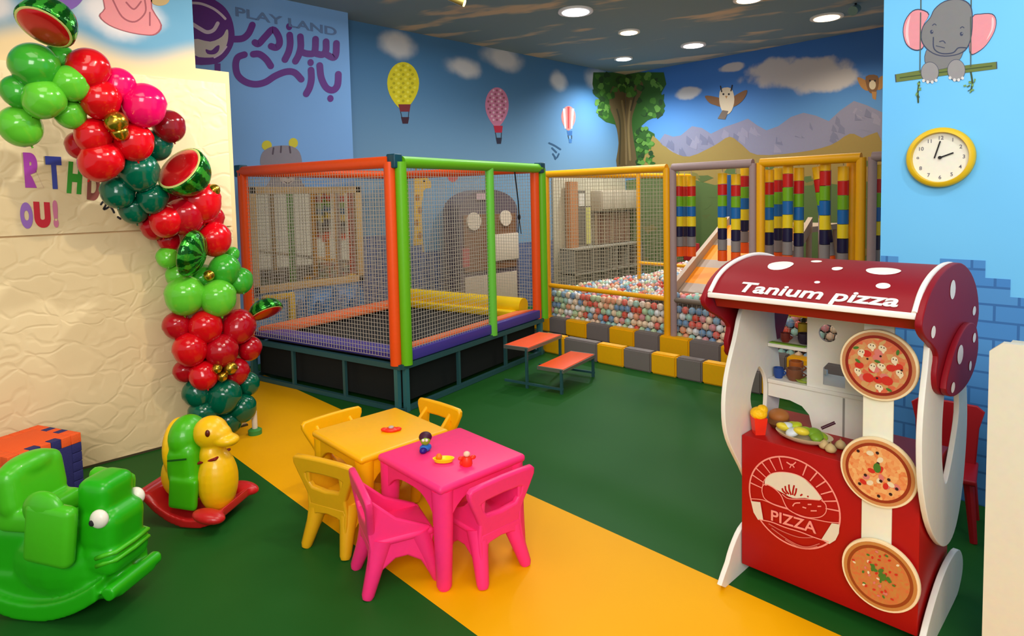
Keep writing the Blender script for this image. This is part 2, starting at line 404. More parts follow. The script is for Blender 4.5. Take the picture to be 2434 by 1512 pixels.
# track spot near the camera side of the ceiling, seen glowing from below
q = onz(1085, 8, 3.42)
t = thing('track_spotlight', 'small glowing yellow spotlight hanging from the ceiling above the balloon wall', 'ceiling light', (q.x, q.y, CEIL))
br_ = mat('black_metal', (22, 24, 26), .4, .6)
b = B(); b.cyl((0, 0, 0), (0, 0, -.09), .008); b.cyl((0, 0, 0), (0, 0, -.02), .04); b.build('stem', br_, t)
b = B(); d = Vector((.10, -.10, -.06)); b.cyl(Vector((-.05, .05, -.12)), Vector((-.05, .05, -.12))+d, .030, .034); b.build('lamp_body', mat('brass_body', (150, 128, 60), .35, .5), t)
b = B(); b.cyl(Vector((-.05, .05, -.12))+d*1.0, Vector((-.05, .05, -.12))+d*1.06, .031); b.build('lens', mat('spot_glow', (255, 226, 120), .5, emit=5), t)
q = onz(2034, 30, 3.5)
t = thing('ceiling_spotlight', 'tiny metallic spotlight on the ceiling beside the warm downlight near the clock wall', 'ceiling light', (q.x, q.y, CEIL))
b = B(); b.cyl((0, 0, 0), (0, 0, -.05), .012); b.build('stem', br_, t)
b = B(); b.cyl((.03, 0, -.05), (-.09, .0, -.10), .045, .05); b.build('lamp_body', mat('teal_metal_shade', (120, 160, 170), .3, .7), t)

# ================================================================ PAINTINGS ON THE WALLS
K = mat('ink', (34, 30, 34), .7)
def M_(n, c, r=.7): return mat(n, c, r)
# hot air balloons
def hab(cx, cy, rx, ry, top, pat, bc, cc, by, bb, label):
    g_ = 'hot air balloons painted on the back wall'
    m = Mural('y', YW)
    out = [(cx+rx*math.cos(R(a)), cy-ry*.92*math.sin(R(a)) if math.sin(R(a)) > 0 else cy-ry*1.0*math.sin(R(a))*1.15) for a in range(0, 360, 12)]
    out = [(x if y < cy else cx+(x-cx)*(1-.38*((y-cy)/(ry*1.15))**2), y) for x, y in out]
    m.poly(top, out)
    if pat[0] == 'dots':
        rnd = random.Random(3)
        for i in range(-3, 4):
            for j in range(-5, 6):
                x, y = cx+i*rx*.29+(j % 2)*rx*.14, cy+j*ry*.19
                if ((x-cx)/rx)**2+((y-cy)/ry)**2 < .72: m.poly(pat[1+(i+j) % 2], ell(x, y, rx*.10, ry*.065, 6))
    if pat[0] == 'stripes':
        for k in (-.62, -.0, .62):
            x = cx+k*rx
            m.poly(pat[1+(k == 0)], [(x-rx*.16, cy-ry*(.86-abs(k)*.25)), (x+rx*.16, cy-ry*(.86-abs(k)*.25)), (cx+k*rx*.7+rx*.1, cy+ry*.98), (cx+k*rx*.7-rx*.1, cy+ry*.98)])
    o = m.make('hot_air_balloon_painting', label, group=g_)
    m2 = Mural('y', YW); m2.layer = 1
    h = (bb-by)
    m2.poly(bc, [(cx-rx*.36+2, by), (cx+rx*.42+2, by), (cx+rx*.32+3, by+h*.38), (cx-rx*.26+3, by+h*.38)])
    m2.stroke(K, [(cx-rx*.24+3, by+h*.38), (cx-rx*.18+4, by+h*.68)], 1.6, 0, False); m2.stroke(K, [(cx+rx*.28+3, by+h*.38), (cx+rx*.22+4, by+h*.68)], 1.6, 0, False)
    m2.poly(cc, [(cx-rx*.24+4, by+h*.66), (cx+rx*.28+4, by+h*.66), (cx+rx*.2+4, by+h), (cx-rx*.14+4, by+h)])
    me = m2.b.mesh('basket', normals=False); newobj('basket', me, o, m2.ms, label='dark basket hanging below')
hab(958, 198, 38, 55, M_('balloon_yellow_paint', (214, 200, 30)), ('dots', M_('yb1', (178, 168, 20)), M_('yb2', (230, 220, 70))), M_('maroon_paint', (120, 42, 50)), M_('dk_maroon', (60, 30, 46)), 248, 294, 'large yellow patterned hot air balloon painted on the back wall')
hab(1181, 250, 28, 46, M_('balloon_pink_paint', (196, 120, 150)), ('dots', M_('pb1', (150, 84, 100)), M_('pb2', (220, 180, 190))), M_('red_paint', (178, 32, 60)), M_('dk_navy', (36, 34, 56)), 299, 342, 'pink dotted hot air balloon painted to the right of the yellow one')
hab(1351, 278, 17, 28, M_('balloon_red_paint', (222, 120, 110)), ('stripes', M_('rb1', (240, 228, 226)), M_('rb2', (170, 50, 50))), M_('blue_paint', (50, 96, 150)), M_('blue2_paint', (60, 108, 160)), 311, 340, 'smallest red and white striped hot air balloon painted near the tree')
m = Mural('y', YW)
for st in ([(1305, 340), (1318, 346), (1332, 355)], [(1312, 352), (1322, 362)], [(1314, 366), (1322, 376), (1328, 366)], [(1318, 372), (1320, 378)]): m.stroke(M_('kite_paint', (40, 78, 110)), st, 4, 3)
m.make('bird_painting', 'small dark flying bird painted below the striped hot air balloon')

# tree, mountains and hills, owls on the far wall
gr = [M_('leaf_a', (44, 84, 26)), M_('leaf_b', (66, 112, 34)), M_('leaf_c', (34, 62, 24)), M_('leaf_d', (92, 136, 54))]
bkm = [M_('bark_a', (96, 78, 46)), M_('bark_b', (128, 106, 66)), M_('bark_c', (66, 56, 34))]
tree_parts = []
for ax_, c_ in (('x', XW), ('y', YW)):
    m = Mural(ax_, c_); m.layer = 20
    m.poly(gr[0], [(1410, 172), (1578, 172), (1584, 200), (1572, 222), (1582, 252), (1566, 276), (1540, 286), (1524, 300), (1556, 318), (1558, 340), (1538, 352), (1545, 372), (1530, 392), (1480, 396), (1474, 330), (1462, 296), (1440, 290), (1422, 276), (1420, 252), (1432, 240), (1414, 228), (1408, 200)])
    m.poly(bkm[0], [(1456, 205), (1486, 222), (1504, 210), (1518, 190), (1530, 206), (1512, 250), (1502, 286), (1506, 330), (1512, 396), (1466, 396), (1470, 340), (1462, 290), (1448, 250)], 3)
    for st in ([(1478, 240), (1486, 300), (1488, 390)], [(1500, 240), (1494, 300), (1498, 380)]): m.stroke(bkm[1], st, 5)
    for st in ([(1466, 260), (1474, 300), (1472, 390)], [(1512, 215), (1500, 262)]): m.stroke(bkm[2], st, 4)
    rnd = random.Random(5)
    for i in range(110):
        u, v = rnd.uniform(1414, 1576), rnd.uniform(176, 280)
        if v > 225 and 1450 < u < 1520: continue
        m.poly(rnd.choice(gr), [(u+rnd.uniform(4, 10)*math.cos(a), v+rnd.uniform(4, 11)*math.sin(a)) for a in [k*.9 for k in range(7)]])
    for i in range(40):
        u, v = rnd.uniform(1512, 1552), rnd.uniform(305, 388)
        m.poly(rnd.choice(gr), [(u+rnd.uniform(3, 8)*math.cos(a), v+rnd.uniform(3, 8)*math.sin(a)) for a in [k*.9 for k in range(7)]])
    n_ = Vector((0, 1, 0)) if ax_ == 'x' else Vector((1, 0, 0)); lim = YW-.004 if ax_ == 'x' else XW-.004   # trim the paint at the room corner and the ceiling
    bmesh.ops.bisect_plane(m.b.bm, geom=m.b.bm.verts[:]+m.b.bm.edges[:]+m.b.bm.faces[:], plane_co=n_*lim, plane_no=n_, clear_outer=True)
    bmesh.ops.bisect_plane(m.b.bm, geom=m.b.bm.verts[:]+m.b.bm.edges[:]+m.b.bm.faces[:], plane_co=(0, 0, CEIL-.003), plane_no=(0, 0, 1), clear_outer=True)
    tree_parts.append(m)
m0, m1 = tree_parts; me_ = bpy.data.meshes.new('t'); m1.b.bm.to_mesh(me_); n0 = len(m0.b.bm.faces); m0.b.bm.from_mesh(me_); m0.b.bm.faces.ensure_lookup_table()
for f in m0.b.bm.faces[n0:]: f.material_index = m0.idx[m1.ms[f.material_index].name]
m0.make('tree_painting', 'tall leafy green tree with brown trunk painted in the far corner')
m = Mural('x', XW); mt = [M_('mount_a', (128, 126, 146)), M_('mount_b', (138, 134, 152)), M_('mount_c', (112, 112, 134))]
rid = [(1560, 345), (1580, 318), (1600, 325), (1618, 322), (1645, 300), (1668, 304), (1690, 318), (1722, 302), (1752, 292), (1778, 282), (1800, 298), (1822, 310), (1850, 300), (1880, 278), (1910, 268), (1940, 275), (1970, 288), (1998, 262), (2030, 240), (2060, 250), (2099, 268)]
m.poly(mt[0], rid+[(2110, 520), (1560, 520)])
rnd = random.Random(8)
for i in range(46):
    k = rnd.randrange(len(rid)-1); t_ = rnd.random(); u = rid[k][0]*(1-t_)+rid[k+1][0]*t_; v = rid[k][1]*(1-t_)+rid[k+1][1]*t_+rnd.uniform(4, 40)
    m.poly(rnd.choice(mt), [(u, v), (u+rnd.uniform(5, 16), v+rnd.uniform(8, 16)), (u+rnd.uniform(6, 20), v+rnd.uniform(18, 34)), (u-rnd.uniform(0, 8), v+rnd.uniform(12, 22))])
m.make('mountain_painting', 'row of hazy lilac grey mountains painted on the far wall')
m = Mural('x', XW); m.layer = 70; hl = [M_('hill_a', (146, 122, 62)), M_('hill_b', (120, 110, 52)), M_('hill_c', (86, 100, 48)), M_('meadow', (84, 104, 52))]
m.poly(hl[0], [(1540, 350), (1575, 345), (1600, 362), (1640, 372), (1700, 345), (1735, 325), (1765, 345), (1800, 368), (1900, 362), (1975, 345), (2020, 318), (2050, 328), (2100, 345), (2110, 700), (1500, 700)], 3)
m.poly(hl[3], [(1480, 430), (1600, 415), (1700, 440), (1850, 420), (2000, 440), (2110, 425), (2110, 780), (1480, 780)])
for i in range(50):
    u, v = rnd.uniform(1500, 2100), rnd.uniform(375, 640)
    m.poly(rnd.choice(hl[1:]), [(u+rnd.uniform(6, 26)*math.cos(a), v+rnd.uniform(4, 14)*math.sin(a)) for a in [k*.9 for k in range(7)]])
m.make('hill_painting', 'brown and olive hills painted below the mountains on the far wall')
g_ = 'painted owls'
m = Mural('x', XW); m.layer = 70; ob = [M_('owl_brown', (120, 84, 52)), M_('owl_cream', (206, 190, 160)), M_('owl_tan', (168, 120, 66)), M_('owl_grey', (110, 96, 84))]
m.poly(ob[0], [(1676, 228), (1700, 230), (1720, 238), (1718, 254), (1700, 250), (1686, 244)], 3); m.poly(ob[0], [(1776, 214), (1756, 222), (1738, 236), (1740, 254), (1758, 246), (1772, 230)], 3)
m.poly(ob[1], [(1714, 212), (1738, 210), (1746, 236), (1740, 262), (1728, 272), (1716, 262), (1710, 238)], 3)
m.poly(ob[3], [(1718, 262), (1732, 264), (1724, 284), (1706, 282)]); m.stroke(K, [(1713, 205), (1716, 218)], 3, 0); m.stroke(K, [(1741, 203), (1738, 216)], 3, 0)
for u in (1720, 1733): m.poly(K, ell(u, 224, 2.5, 2.5, 8))
m.poly(ob[2], [(1724, 228), (1730, 228), (1727, 235)])
m.make('owl_painting', 'white and brown owl with spread wings painted above the mountains', group=g_)
m = Mural('x', XW)
m.poly(ob[2], [(2038, 184), (2056, 190), (2070, 204), (2062, 216), (2046, 206)], 3); m.poly(ob[2], [(2098, 180), (2084, 192), (2078, 208), (2092, 214), (2102, 200)], 3)
m.poly(ob[0], [(2058, 182), (2086, 180), (2088, 206), (2078, 222), (2064, 216)], 3); m.poly(ob[1], ell(2074, 202, 8, 11)); m.poly(ob[2], [(2072, 218), (2084, 218), (2082, 238), (2074, 234)])
for u in (2068, 2080): m.poly(K, ell(u, 192, 2.5, 2.5, 8))
m.make('owl_painting', 'brown owl painted at the edge of the far wall beside the clock wall', group=g_)

# giraffe behind the trampoline net
m = Mural('y', YW); gf = M_('giraffe_yellow', (222, 172, 60)); gs = M_('giraffe_spot', (170, 112, 40))
m.poly(gf, [(984, 415), (996, 408), (1006, 412), (1022, 430), (1024, 446), (1008, 452), (1002, 500), (1006, 580), (1012, 640), (1018, 730), (972, 730), (976, 640), (984, 560), (984, 470)], 3)
for u, v in ((992, 470), (998, 500), (990, 530), (998, 560), (992, 592), (1000, 620), (988, 650), (1004, 668), (992, 700)): m.poly(gs, ell(u, v, 6, 9, 7))
m.stroke(gs, [(990, 412), (988, 400)], 3, 0); m.stroke(gs, [(1002, 412), (1004, 400)], 3, 0); m.poly(K, ell(1008, 430, 2.5, 3, 8))
m.make('giraffe_painting', 'yellow spotted giraffe painted on the wall behind the trampoline net')
m = Mural('y', YW); m.poly(M_('little_red', (190, 70, 70)), ell(1076, 418, 13, 15, 14)); m.poly(M_('little_white', (230, 220, 220)), [(1064, 408), (1088, 408), (1084, 418), (1068, 418)])
m.make('ladybird_painting', 'tiny red and white round creature painted between giraffe and arched cabinet')

# purple lettering and emblem
pu = M_('purple_vinyl', (98, 40, 132), .5); pk = M_('pale_lilac', (214, 196, 214), .6)
def cz(pts, s_=5.04, x0=440, y0=0): return [(x0+a/s_, y0+b_/s_) for a, b_ in pts]
m = Mural('y', YP); Wd = 16
for st in ([(590, 470), (690, 460), (760, 400), (805, 300)],
           [(835, 510), (880, 525), (960, 440), (1050, 355), (1115, 430), (1130, 520), (1090, 570), (1030, 555)],
           [(1252, 420), (1258, 520), (1240, 620), (1195, 715)], [(1380, 440), (1385, 560), (1360, 660), (1320, 735)],
           [(1385, 620), (1470, 645), (1550, 625), (1562, 470)], [(1560, 640), (1640, 655), (1685, 610), (1688, 500)], [(1688, 650), (1770, 690), (1805, 650), (1812, 520)],
           [(710, 655), (630, 690), (605, 780), (630, 900), (720, 980), (840, 1010), (960, 985), (1080, 910), (1210, 860), (1310, 870), (1390, 950)],
           [(815, 650), (890, 650), (970, 710), (1025, 790)], [(1508, 840), (1512, 950), (1490, 1050), (1450, 1125)],
           [(1612, 785), (1630, 930), (1690, 1050), (1770, 1080), (1825, 1020), (1835, 890)]):
    m.stroke(pu, cz(st), Wd)
for a in ((1245, 320), (1503, 750), (1740, 1180)): m.poly(pu, ell(*cz([a])[0], 7.5, 8.5, 12))
m.make('purple_lettering', 'large purple Persian lettering on the blue wall above the trampoline', 'wall lettering')
m = Mural('y', YP)
m.poly(pu, cz([(80, -60), (250, -50), (380, 15), (480, 95), (555, 220), (590, 380), (585, 500), (540, 610), (470, 700), (370, 765), (120, 775), (100, 690), (90, 300)]), 3)
m.poly(M_('cream_vinyl', (206, 196, 190)), cz([(100, 470), (300, 500), (440, 440), (490, 360), (515, 370), (510, 490), (470, 590), (400, 660), (300, 690), (110, 660)]), 3)
m.stroke(pk, cz([(60, 35), (190, 45), (330, 100), (420, 165), (480, 225)]), 6); m.stroke(pk, cz([(90, 290), (170, 340), (260, 385), (340, 360), (390, 280)]), 9)
m.poly(pu, cz([(245, 590), (310, 605), (370, 555), (410, 545), (400, 610), (350, 650), (265, 645)]), 3)
m.stroke(pk, cz([(350, 690), (430, 640), (495, 560)]), 4); m.stroke(pu, cz([(388, 760), (388, 885)]), 14, 0, False)
m.make('purple_emblem', 'round purple emblem beside the lettering, partly hidden by the cream wall', 'wall emblem')
def text_on(s_, axis, c, p0, p1, hgt, m_, name, parent=None, bold=.02, slant=0., off=.004, label=None):
    me = text_mesh(s_, bold, .0015, slant)
    xs = [v.co.x for v in me.vertices]; x0, x1 = min(xs), max(xs); ys = [v.co.y for v in me.vertices]; y0, y1 = min(ys), max(ys)
    f = onx if axis == 'x' else ony
    a, b_ = f(*p0, c), f(*p1, c); nrm = Vector((-1, 0, 0)) if axis == 'x' else Vector((0, -1, 0))
    ux = (b_-a); up = Vector((0, 0, 1))
    for v in me.vertices: v.co = a+ux*((v.co.x-x0)/(x1-x0))+up*(v.co.y-y0)/(y1-y0)*hgt+nrm*(off+v.co.z)
    return newobj(name, me, parent, [m_], label=label)
tag(text_on('PLAY LAND', 'y', YP, (560, 38), (800, 86), .085, M_('slate_letters', (96, 124, 168)), 'play_land_lettering'), 'faint grey PLAY LAND letters above the purple Persian lettering', 'wall lettering')
# clothes of a painted figure and clouds at the top of the cream wall
m = Mural('y', YL); pn = M_('pink_cloth', (206, 124, 124)); pn2 = M_('pink_shade', (150, 76, 82))
o_ = [(250, -20), (352, -20), (362, 20), (385, 60), (372, 82), (345, 84), (300, 76), (258, 60), (235, 38), (248, 20)]
m.poly(pn2, o_, 3); m.poly(pn, [(300+(a-300)*.95, 35+(b_-35)*.95) for a, b_ in o_], 3)
for st in ([(268, 0), (290, 40), (320, 52), (345, 30), (344, 0)], [(300, 6), (318, 22), (335, 4)], [(356, 30), (356, 60)]): m.stroke(pn2, st, 4)
m.make('pink_gown_painting', 'hem of a pink gown painted at the top of the cream wall')
m = Mural('y', YL); m.poly(M_('violet_cloth', (116, 80, 150)), [(138, -20), (200, -20), (190, 8), (165, 24), (150, 14)], 3)
m.make('violet_cloth_painting', 'scrap of violet cloth painted above the watermelon balloon')
m = Mural('y', YL); m.poly(M_('brown_shoe', (170, 140, 90)), [(355, -20), (404, -20), (400, 6), (380, 14), (360, 6)], 3)
m.make('brown_object_painting', 'small tan rounded shape painted right of the pink gown')
# birthday letters stuck on the foam panel
YF = YL-.022
def letter(ch, c, p0, p1, hgt, label, bold=.06, sl=0.):
    tag(text_on(ch, 'y', YF, p0, p1, hgt, mat('foil_'+label.split()[0], c, .3, .3), 'letter_sticker', bold=bold, slant=sl, off=.003), label, 'wall letter', 'birthday letters on the cream wall')
letter('R', (176, 66, 170), (60, 446), (104, 447), .20, 'purple letter R sticker on the cream wall'); letter('T', (60, 74, 160), (112, 449), (150, 450), .19, 'blue letter T sticker on the cream wall')
letter('H', (60, 160, 50), (158, 459), (202, 463), .19, 'green letter H sticker on the cream wall', sl=.25); letter('D', (160, 88, 78), (206, 474), (240, 480), .17, 'brownish letter D sticker below the red balloons', sl=.2)
letter('O', (160, 110, 190), (50, 543), (80, 544), .15, 'lilac letter O sticker in the lower word', bold=.09); letter('U', (206, 36, 50), (83, 541), (122, 542), .15, 'red letter U sticker in the lower word', bold=.09)
letter('!', (214, 120, 150), (128, 541), (140, 541), .16, 'pink exclamation mark sticker after the lower word', bold=.09)
m = Mural('y', YF)
for st in ([(240, 486), (246, 479), (252, 486), (246, 497), (254, 495), (262, 488)], [(262, 490), (267, 497), (271, 505)], [(280, 516), (286, 520)]): m.stroke(K, st, 5, 4)
m.make('black_script', 'small black handwritten script on the cream wall beside the dark green balloons', 'wall lettering')

# elephant on a swing, on the clock wall
def ce(pts): return [(2080+a/3.023, b_/3.023) for a, b_ in pts]
gy = M_('elephant_grey', (128, 128, 130)); gy2 = M_('elephant_light', (152, 150, 152)); ol = M_('outline_slate', (62, 70, 96)); pe = M_('ear_pink', (232, 150, 160)); pl = M_('ear_light', (238, 200, 205)); wd = M_('branch_green', (108, 124, 62)); wd2 = M_('branch_dark', (62, 80, 46)); lf = M_('leaf_sprig', (120, 160, 90))
m = Mural('x', XC)
def ol_poly(mm, pts, k=1.04, sm=3):
    cx_ = sum(a for a, _ in pts)/len(pts); cy_ = sum(b_ for _, b_ in pts)/len(pts)
    m.poly(ol, ce([(cx_+(a-cx_)*k+0, cy_+(b_-cy_)*k) for a, b_ in pts]), sm); m.poly(mm, ce(pts), sm)
m.stroke(M_('rope_paint', (80, 96, 90)), ce([(330, -40), (330, 100)]), 3, 0, False); m.stroke(M_('rope_paint', (0, 0, 0)), ce([(692, -40), (690, 120)]), 3, 0, False)
ol_poly(wd, [(150, 535), (330, 505), (500, 488), (870, 445), (872, 495), (680, 520), (520, 540), (155, 590)], 1.02, 0)
m.stroke(wd2, ce([(180, 560), (400, 530), (840, 475)]), 2.5, 0)
ol_poly(pe, [(330, 75), (270, 85), (220, 150), (205, 230), (225, 310), (270, 350), (320, 355), (350, 320), (340, 200), (385, 110)], 1.06)
m.poly(pl, ce([(255, 110), (225, 180), (222, 270), (250, 330), (240, 250), (245, 170)]), 3)
ol_poly(pe, [(700, 130), (760, 105), (840, 105), (868, 150), (855, 230), (800, 320), (740, 370), (690, 385), (680, 300)], 1.05)
m.poly(pl, ce([(840, 125), (856, 150), (845, 220), (800, 290), (835, 210)]), 3)
ol_poly(gy, [(400, 340), (620, 350), (600, 440), (540, 480), (420, 500), (360, 440)], 1.03)
ol_poly(gy, [(430, 70), (500, 15), (600, 0), (670, 30), (695, 100), (690, 250), (660, 340), (600, 385), (500, 400), (420, 380), (360, 330), (335, 270), (350, 190), (400, 130)], 1.04)
m.stroke(ol, ce([(420, 270), (425, 350), (480, 385), (560, 380), (600, 345), (660, 345)]), 3)
m.stroke(ol, ce([(465, 300), (490, 295), (505, 310)]), 2.5); m.stroke(ol, ce([(440, 330), (500, 345)]), 2)
for a in ((408, 230), (622, 245)): m.poly(ol, ell(*ce([a])[0], 4, 5, 10)); m.poly(gy2, ell(ce([a])[0][0]+1.5, ce([a])[0][1]-1.5, 1.2, 1.5, 8))
for a in ((428, 175), (628, 195)): m.stroke(ol, ce([(a[0]-14, a[1]+8), (a[0], a[1]-2), (a[0]+12, a[1]+6)]), 2.2)
ol_poly(gy2, ell(395, 520, 62, 72), 1.05, 0); ol_poly(gy2, ell(585, 505, 62, 75), 1.05, 0)
for a in ((350, 580), (380, 590), (412, 590), (440, 578), (540, 560), (572, 575), (602, 575), (630, 562)): m.poly(M_('toe_white', (220, 220, 220)), ell(*ce([a])[0], 3.6, 4, 9))
for st in ([(320, 590), (310, 660), (312, 735)], [(690, 520), (700, 590), (690, 660)]): m.stroke(wd2, ce(st), 4)
rnd = random.Random(2)
for bx, by in ((310, 640), (300, 690), (325, 610), (695, 600), (720, 590), (660, 620), (690, 645)):
    for k in range(3):
        a, r_ = rnd.uniform(0, 6.28), 22; u, v = bx+math.cos(a)*26, by+math.sin(a)*26
        m.poly(lf if k else wd2, ce([(bx, by), ((bx+u)/2-8, (by+v)/2+8), (u, v), ((bx+u)/2+8, (by+v)/2-8)]))
m.stroke(M_('rope_paint', (0, 0, 0)), ce([(330, 90), (325, 520)]), 2.5, 0, False); m.stroke(M_('rope_paint', (0, 0, 0)), ce([(690, 120), (690, 480)]), 2.5, 0, False)
m.make('elephant_painting', 'grey elephant with pink ears sitting on a branch swing painted above the clock')
# bear looking over the mirror, painted on the lettering wall
m = Mural('y', YP); bg = M_('bear_grey', (138, 132, 142)); bg2 = M_('bear_light', (196, 178, 174)); hy = M_('horn_yellow', (206, 196, 60))
m.poly(hy, ell(634, 346, 12, 12)); m.poly(hy, ell(697, 340, 11, 12)); m.poly(bg, [(618, 384), (624, 362), (642, 350), (668, 346), (694, 348), (712, 362), (718, 392), (708, 412), (716, 430), (724, 446), (708, 454), (694, 444), (668, 452), (652, 450), (640, 456), (630, 446), (642, 428), (640, 414), (624, 402)], 3)
for q in ([(650, 352), (648, 366)], [(668, 348), (667, 362)], [(688, 349), (690, 363)]): m.stroke(M_('bear_dark', (84, 74, 86)), q, 4, 0)
m.poly(bg2, ell(683, 424, 17, 14)); m.poly(K, ell(684, 420, 5, 4, 10)); m.poly(K, ell(662, 398, 3, 4, 8)); m.poly(K, ell(702, 396, 3, 4, 8)); m.stroke(K, [(676, 432), (684, 436), (692, 431)], 2)
m.make('bear_painting', 'grey bear with yellow ear tips painted peeping over the mirror frame')
# bee faces low on the lettering wall
m = Mural('y', YP); m.poly(hy, ell(603, 722, 15, 18)); m.poly(M_('bee_dark', (80, 50, 90)), ell(603, 704, 14, 6)); m.stroke(K, [(596, 706), (592, 690)], 2, 0); m.stroke(K, [(610, 706), (616, 690)], 2, 0); m.poly(K, ell(598, 720, 2, 3, 8)); m.poly(K, ell(609, 720, 2, 3, 8))
m.make('bee_painting', 'yellow round bee face painted low on the wall beside the blue pickets')
# ================================================================ MIRROR AND FENCE BY THE LETTERING WALL
wood = mat('beige_wood', (206, 168, 108), .5, bump=.1)
t = thing('wall_mirror', 'wide mirror in a beige wooden frame on the wall behind the trampoline', 'mirror', (3.0, YP-.03, .70))
x0, x1, z0, z1 = 2.40, 3.62, .70, 1.74
b = B(); b.span((x0, YP-.012, z0), (x1, YP-.004, z1))
g_ = mat('mirror_glass', (206, 196, 170), .04, 1.); b.build('glass', g_, t, world=True)
b = B()
for a_, c_ in (((x0, z0), (x1, z0+.07)), ((x0, z1-.07), (x1, z1)), ((x0, z0), (x0+.07, z1)), ((x1-.07, z0), (x1, z1))): b.span((a_[0], YP-.045, a_[1]), (c_[0], YP-.002, c_[1]), .006)
b.build('frame', wood, t, world=True)
t = thing('picket_fence', 'low blue picket fence board with a yellow end post behind the trampoline', 'fence', (3.15, YP-.06, 0))
for i in range(8):
    x = 2.86+i*.098; h = .60+.07*math.sin(i*1.9)
    b = B(); b.prism([(x-.036, YP-.07, .05), (x+.036, YP-.07, .05), (x+.036, YP-.07, h-.06), (x+.02, YP-.07, h-.01), (x, YP-.07, h), (x-.02, YP-.07, h-.01), (x-.036, YP-.07, h-.06)], (0, .02, 0))
    b.build('picket', mat('picket_blue_a' if i % 2 else 'picket_blue_b', (84, 130, 176) if i % 2 else (60, 104, 150), .5), t, world=True)
b = B()
for z in (.15, .36): b.span((2.80, YP-.048, z), (3.60, YP-.028, z+.06))
b.build('rail', mat('picket_blue_c', (50, 88, 136), .5), t, world=True)
b = B(); b.span((2.74, YP-.09, 0), (2.80, YP-.02, .66), .01); b.span((2.48, YP-.07, .62), (2.80, YP-.04, .68), .01); b.build('end_post', mat('fence_yellow', (232, 186, 40), .5), t, world=True)

# ================================================================ TRAMPOLINE
TX, TY, TR = 2.592, 3.949, .216; TA, TB, TT, TZ = 2.025, 1.875, 1.868, .357
teal = mat('teal_steel', (52, 96, 100), .4, .3); orange = mat('orange_sleeve', (244, 84, 14), .42); green = mat('green_sleeve', (106, 190, 20), .42); green2 = mat('light_green_sleeve', (110, 206, 66), .42)
black = mat('black_fabric', (16, 17, 20), .8)
tr = thing('trampoline', 'square netted trampoline with orange and green foam sleeves', 'trampoline', (TX, TY, 0), TR)
def tp(name, bb, m_, sm=35, lab=None, parent=None): return bb.build(name, m_, parent or tr, sm, lab)
def foam(p0, p1, r=.044): b = B(); b.cyl(p0, p1, r, n=20); return b
cor = {'f': (0, 0), 'r': (TA, 0), 'l': (0, TB), 'b': (TA, TB)}
E_ = .05
tp('post_sleeve', foam((0, E_, TZ), (0, E_, TT)), orange, lab='bright orange sleeve on the nearest corner'); tp('post_sleeve', foam((E_, -.01, TZ), (E_, -.01, TT)), green, lab='bright green sleeve on the nearest corner')
tp('post_sleeve', foam((0, TB-.02, TZ), (0, TB-.02, TT)), orange); tp('post_sleeve', foam((TA-E_, 0.03, TZ), (TA-E_, .03, TT)), orange)
tp('post_sleeve', foam((TA+.03, 0, TZ), (TA+.03, 0, TT)), green); tp('post_sleeve', foam((TA, TB-.04, TZ), (TA, TB-.04, TT)), green)
dx = 1.17
tp('door_post', foam((dx, 0, TZ), (dx, 0, TT), .04), green2, lab='light green door post')
tp('top_bar', foam((0, E_, TT), (0, TB, TT)), orange); tp('top_bar', foam((E_+.02, 0, TT), (TA, 0, TT)), green)
tp('top_bar', foam((0, TB, TT), (TA, TB, TT)), orange); tp('top_bar', foam((TA, 0, TT), (TA, TB, TT)), orange)
for k, (x, y) in cor.items():
    b = B(); b.box((x+(.02 if k == 'f' else 0), y+(.02 if k == 'f' else 0), TT+.005), (.085, .085, .105), bev=.01); tp('corner_joint', b, mat('corner_teal', (20, 74, 92), .35))
# steel base
def bar(p0, p1, w_=.035, name='base_bar', m_=teal):
    p0, p1 = Vector(p0), Vector(p1); d = p1-p0; b = B()
    b.box((p0+p1)/2, (d.length, w_, w_), d.to_track_quat('X', 'Z').to_matrix()); return tp(name, b, m_)
for (a, c) in (('f', 'r'), ('f', 'l'), ('r', 'b'), ('l', 'b')):
    A, C_ = cor[a], cor[c]
    bar((*A, TZ-.01), (*C_, TZ-.01), .04, 'rim_beam'); bar((*A, .02), (*C_, .02), .035, 'ground_beam')
    for t_ in (.33, .67): x, y = A[0]*(1-t_)+C_[0]*t_, A[1]*(1-t_)+C_[1]*t_; bar((x, y, .03), (x, y, TZ-.02), .026, 'upright')
for k, (x, y) in cor.items():
    for q in ((.0, .045), (.045, 0)): bar((x+q[0]*(1 if x == 0 else -1), y+q[1]*(1 if y == 0 else -1), 0), (x+q[0]*(1 if x == 0 else -1), y+q[1]*(1 if y == 0 else -1), TZ), .036, 'leg', mat('teal_leg', (62, 122, 128), .4, .3))
b = B(); b.span((.05, .05, TZ+.01), (TA-.05, TB-.05, TZ+.022)); tp('jump_mat', b, black, lab='black jumping mat')
b = B()
for p0, p1 in (((.06, .06), (TA-.06, .06)), ((.06, .06), (.06, TB-.06)), ((TA-.06, .06), (TA-.06, TB-.06)), ((.06, TB-.06), (TA-.06, TB-.06))):
    b.prism([(*p0, .05), (*p1, .05), (*p1, TZ-.03), (*p0, TZ-.03)], (.004, .004, 0))
tp('skirt', b, mat('dark_skirt', (14, 20, 20), .85), lab='black skirt under the mat')
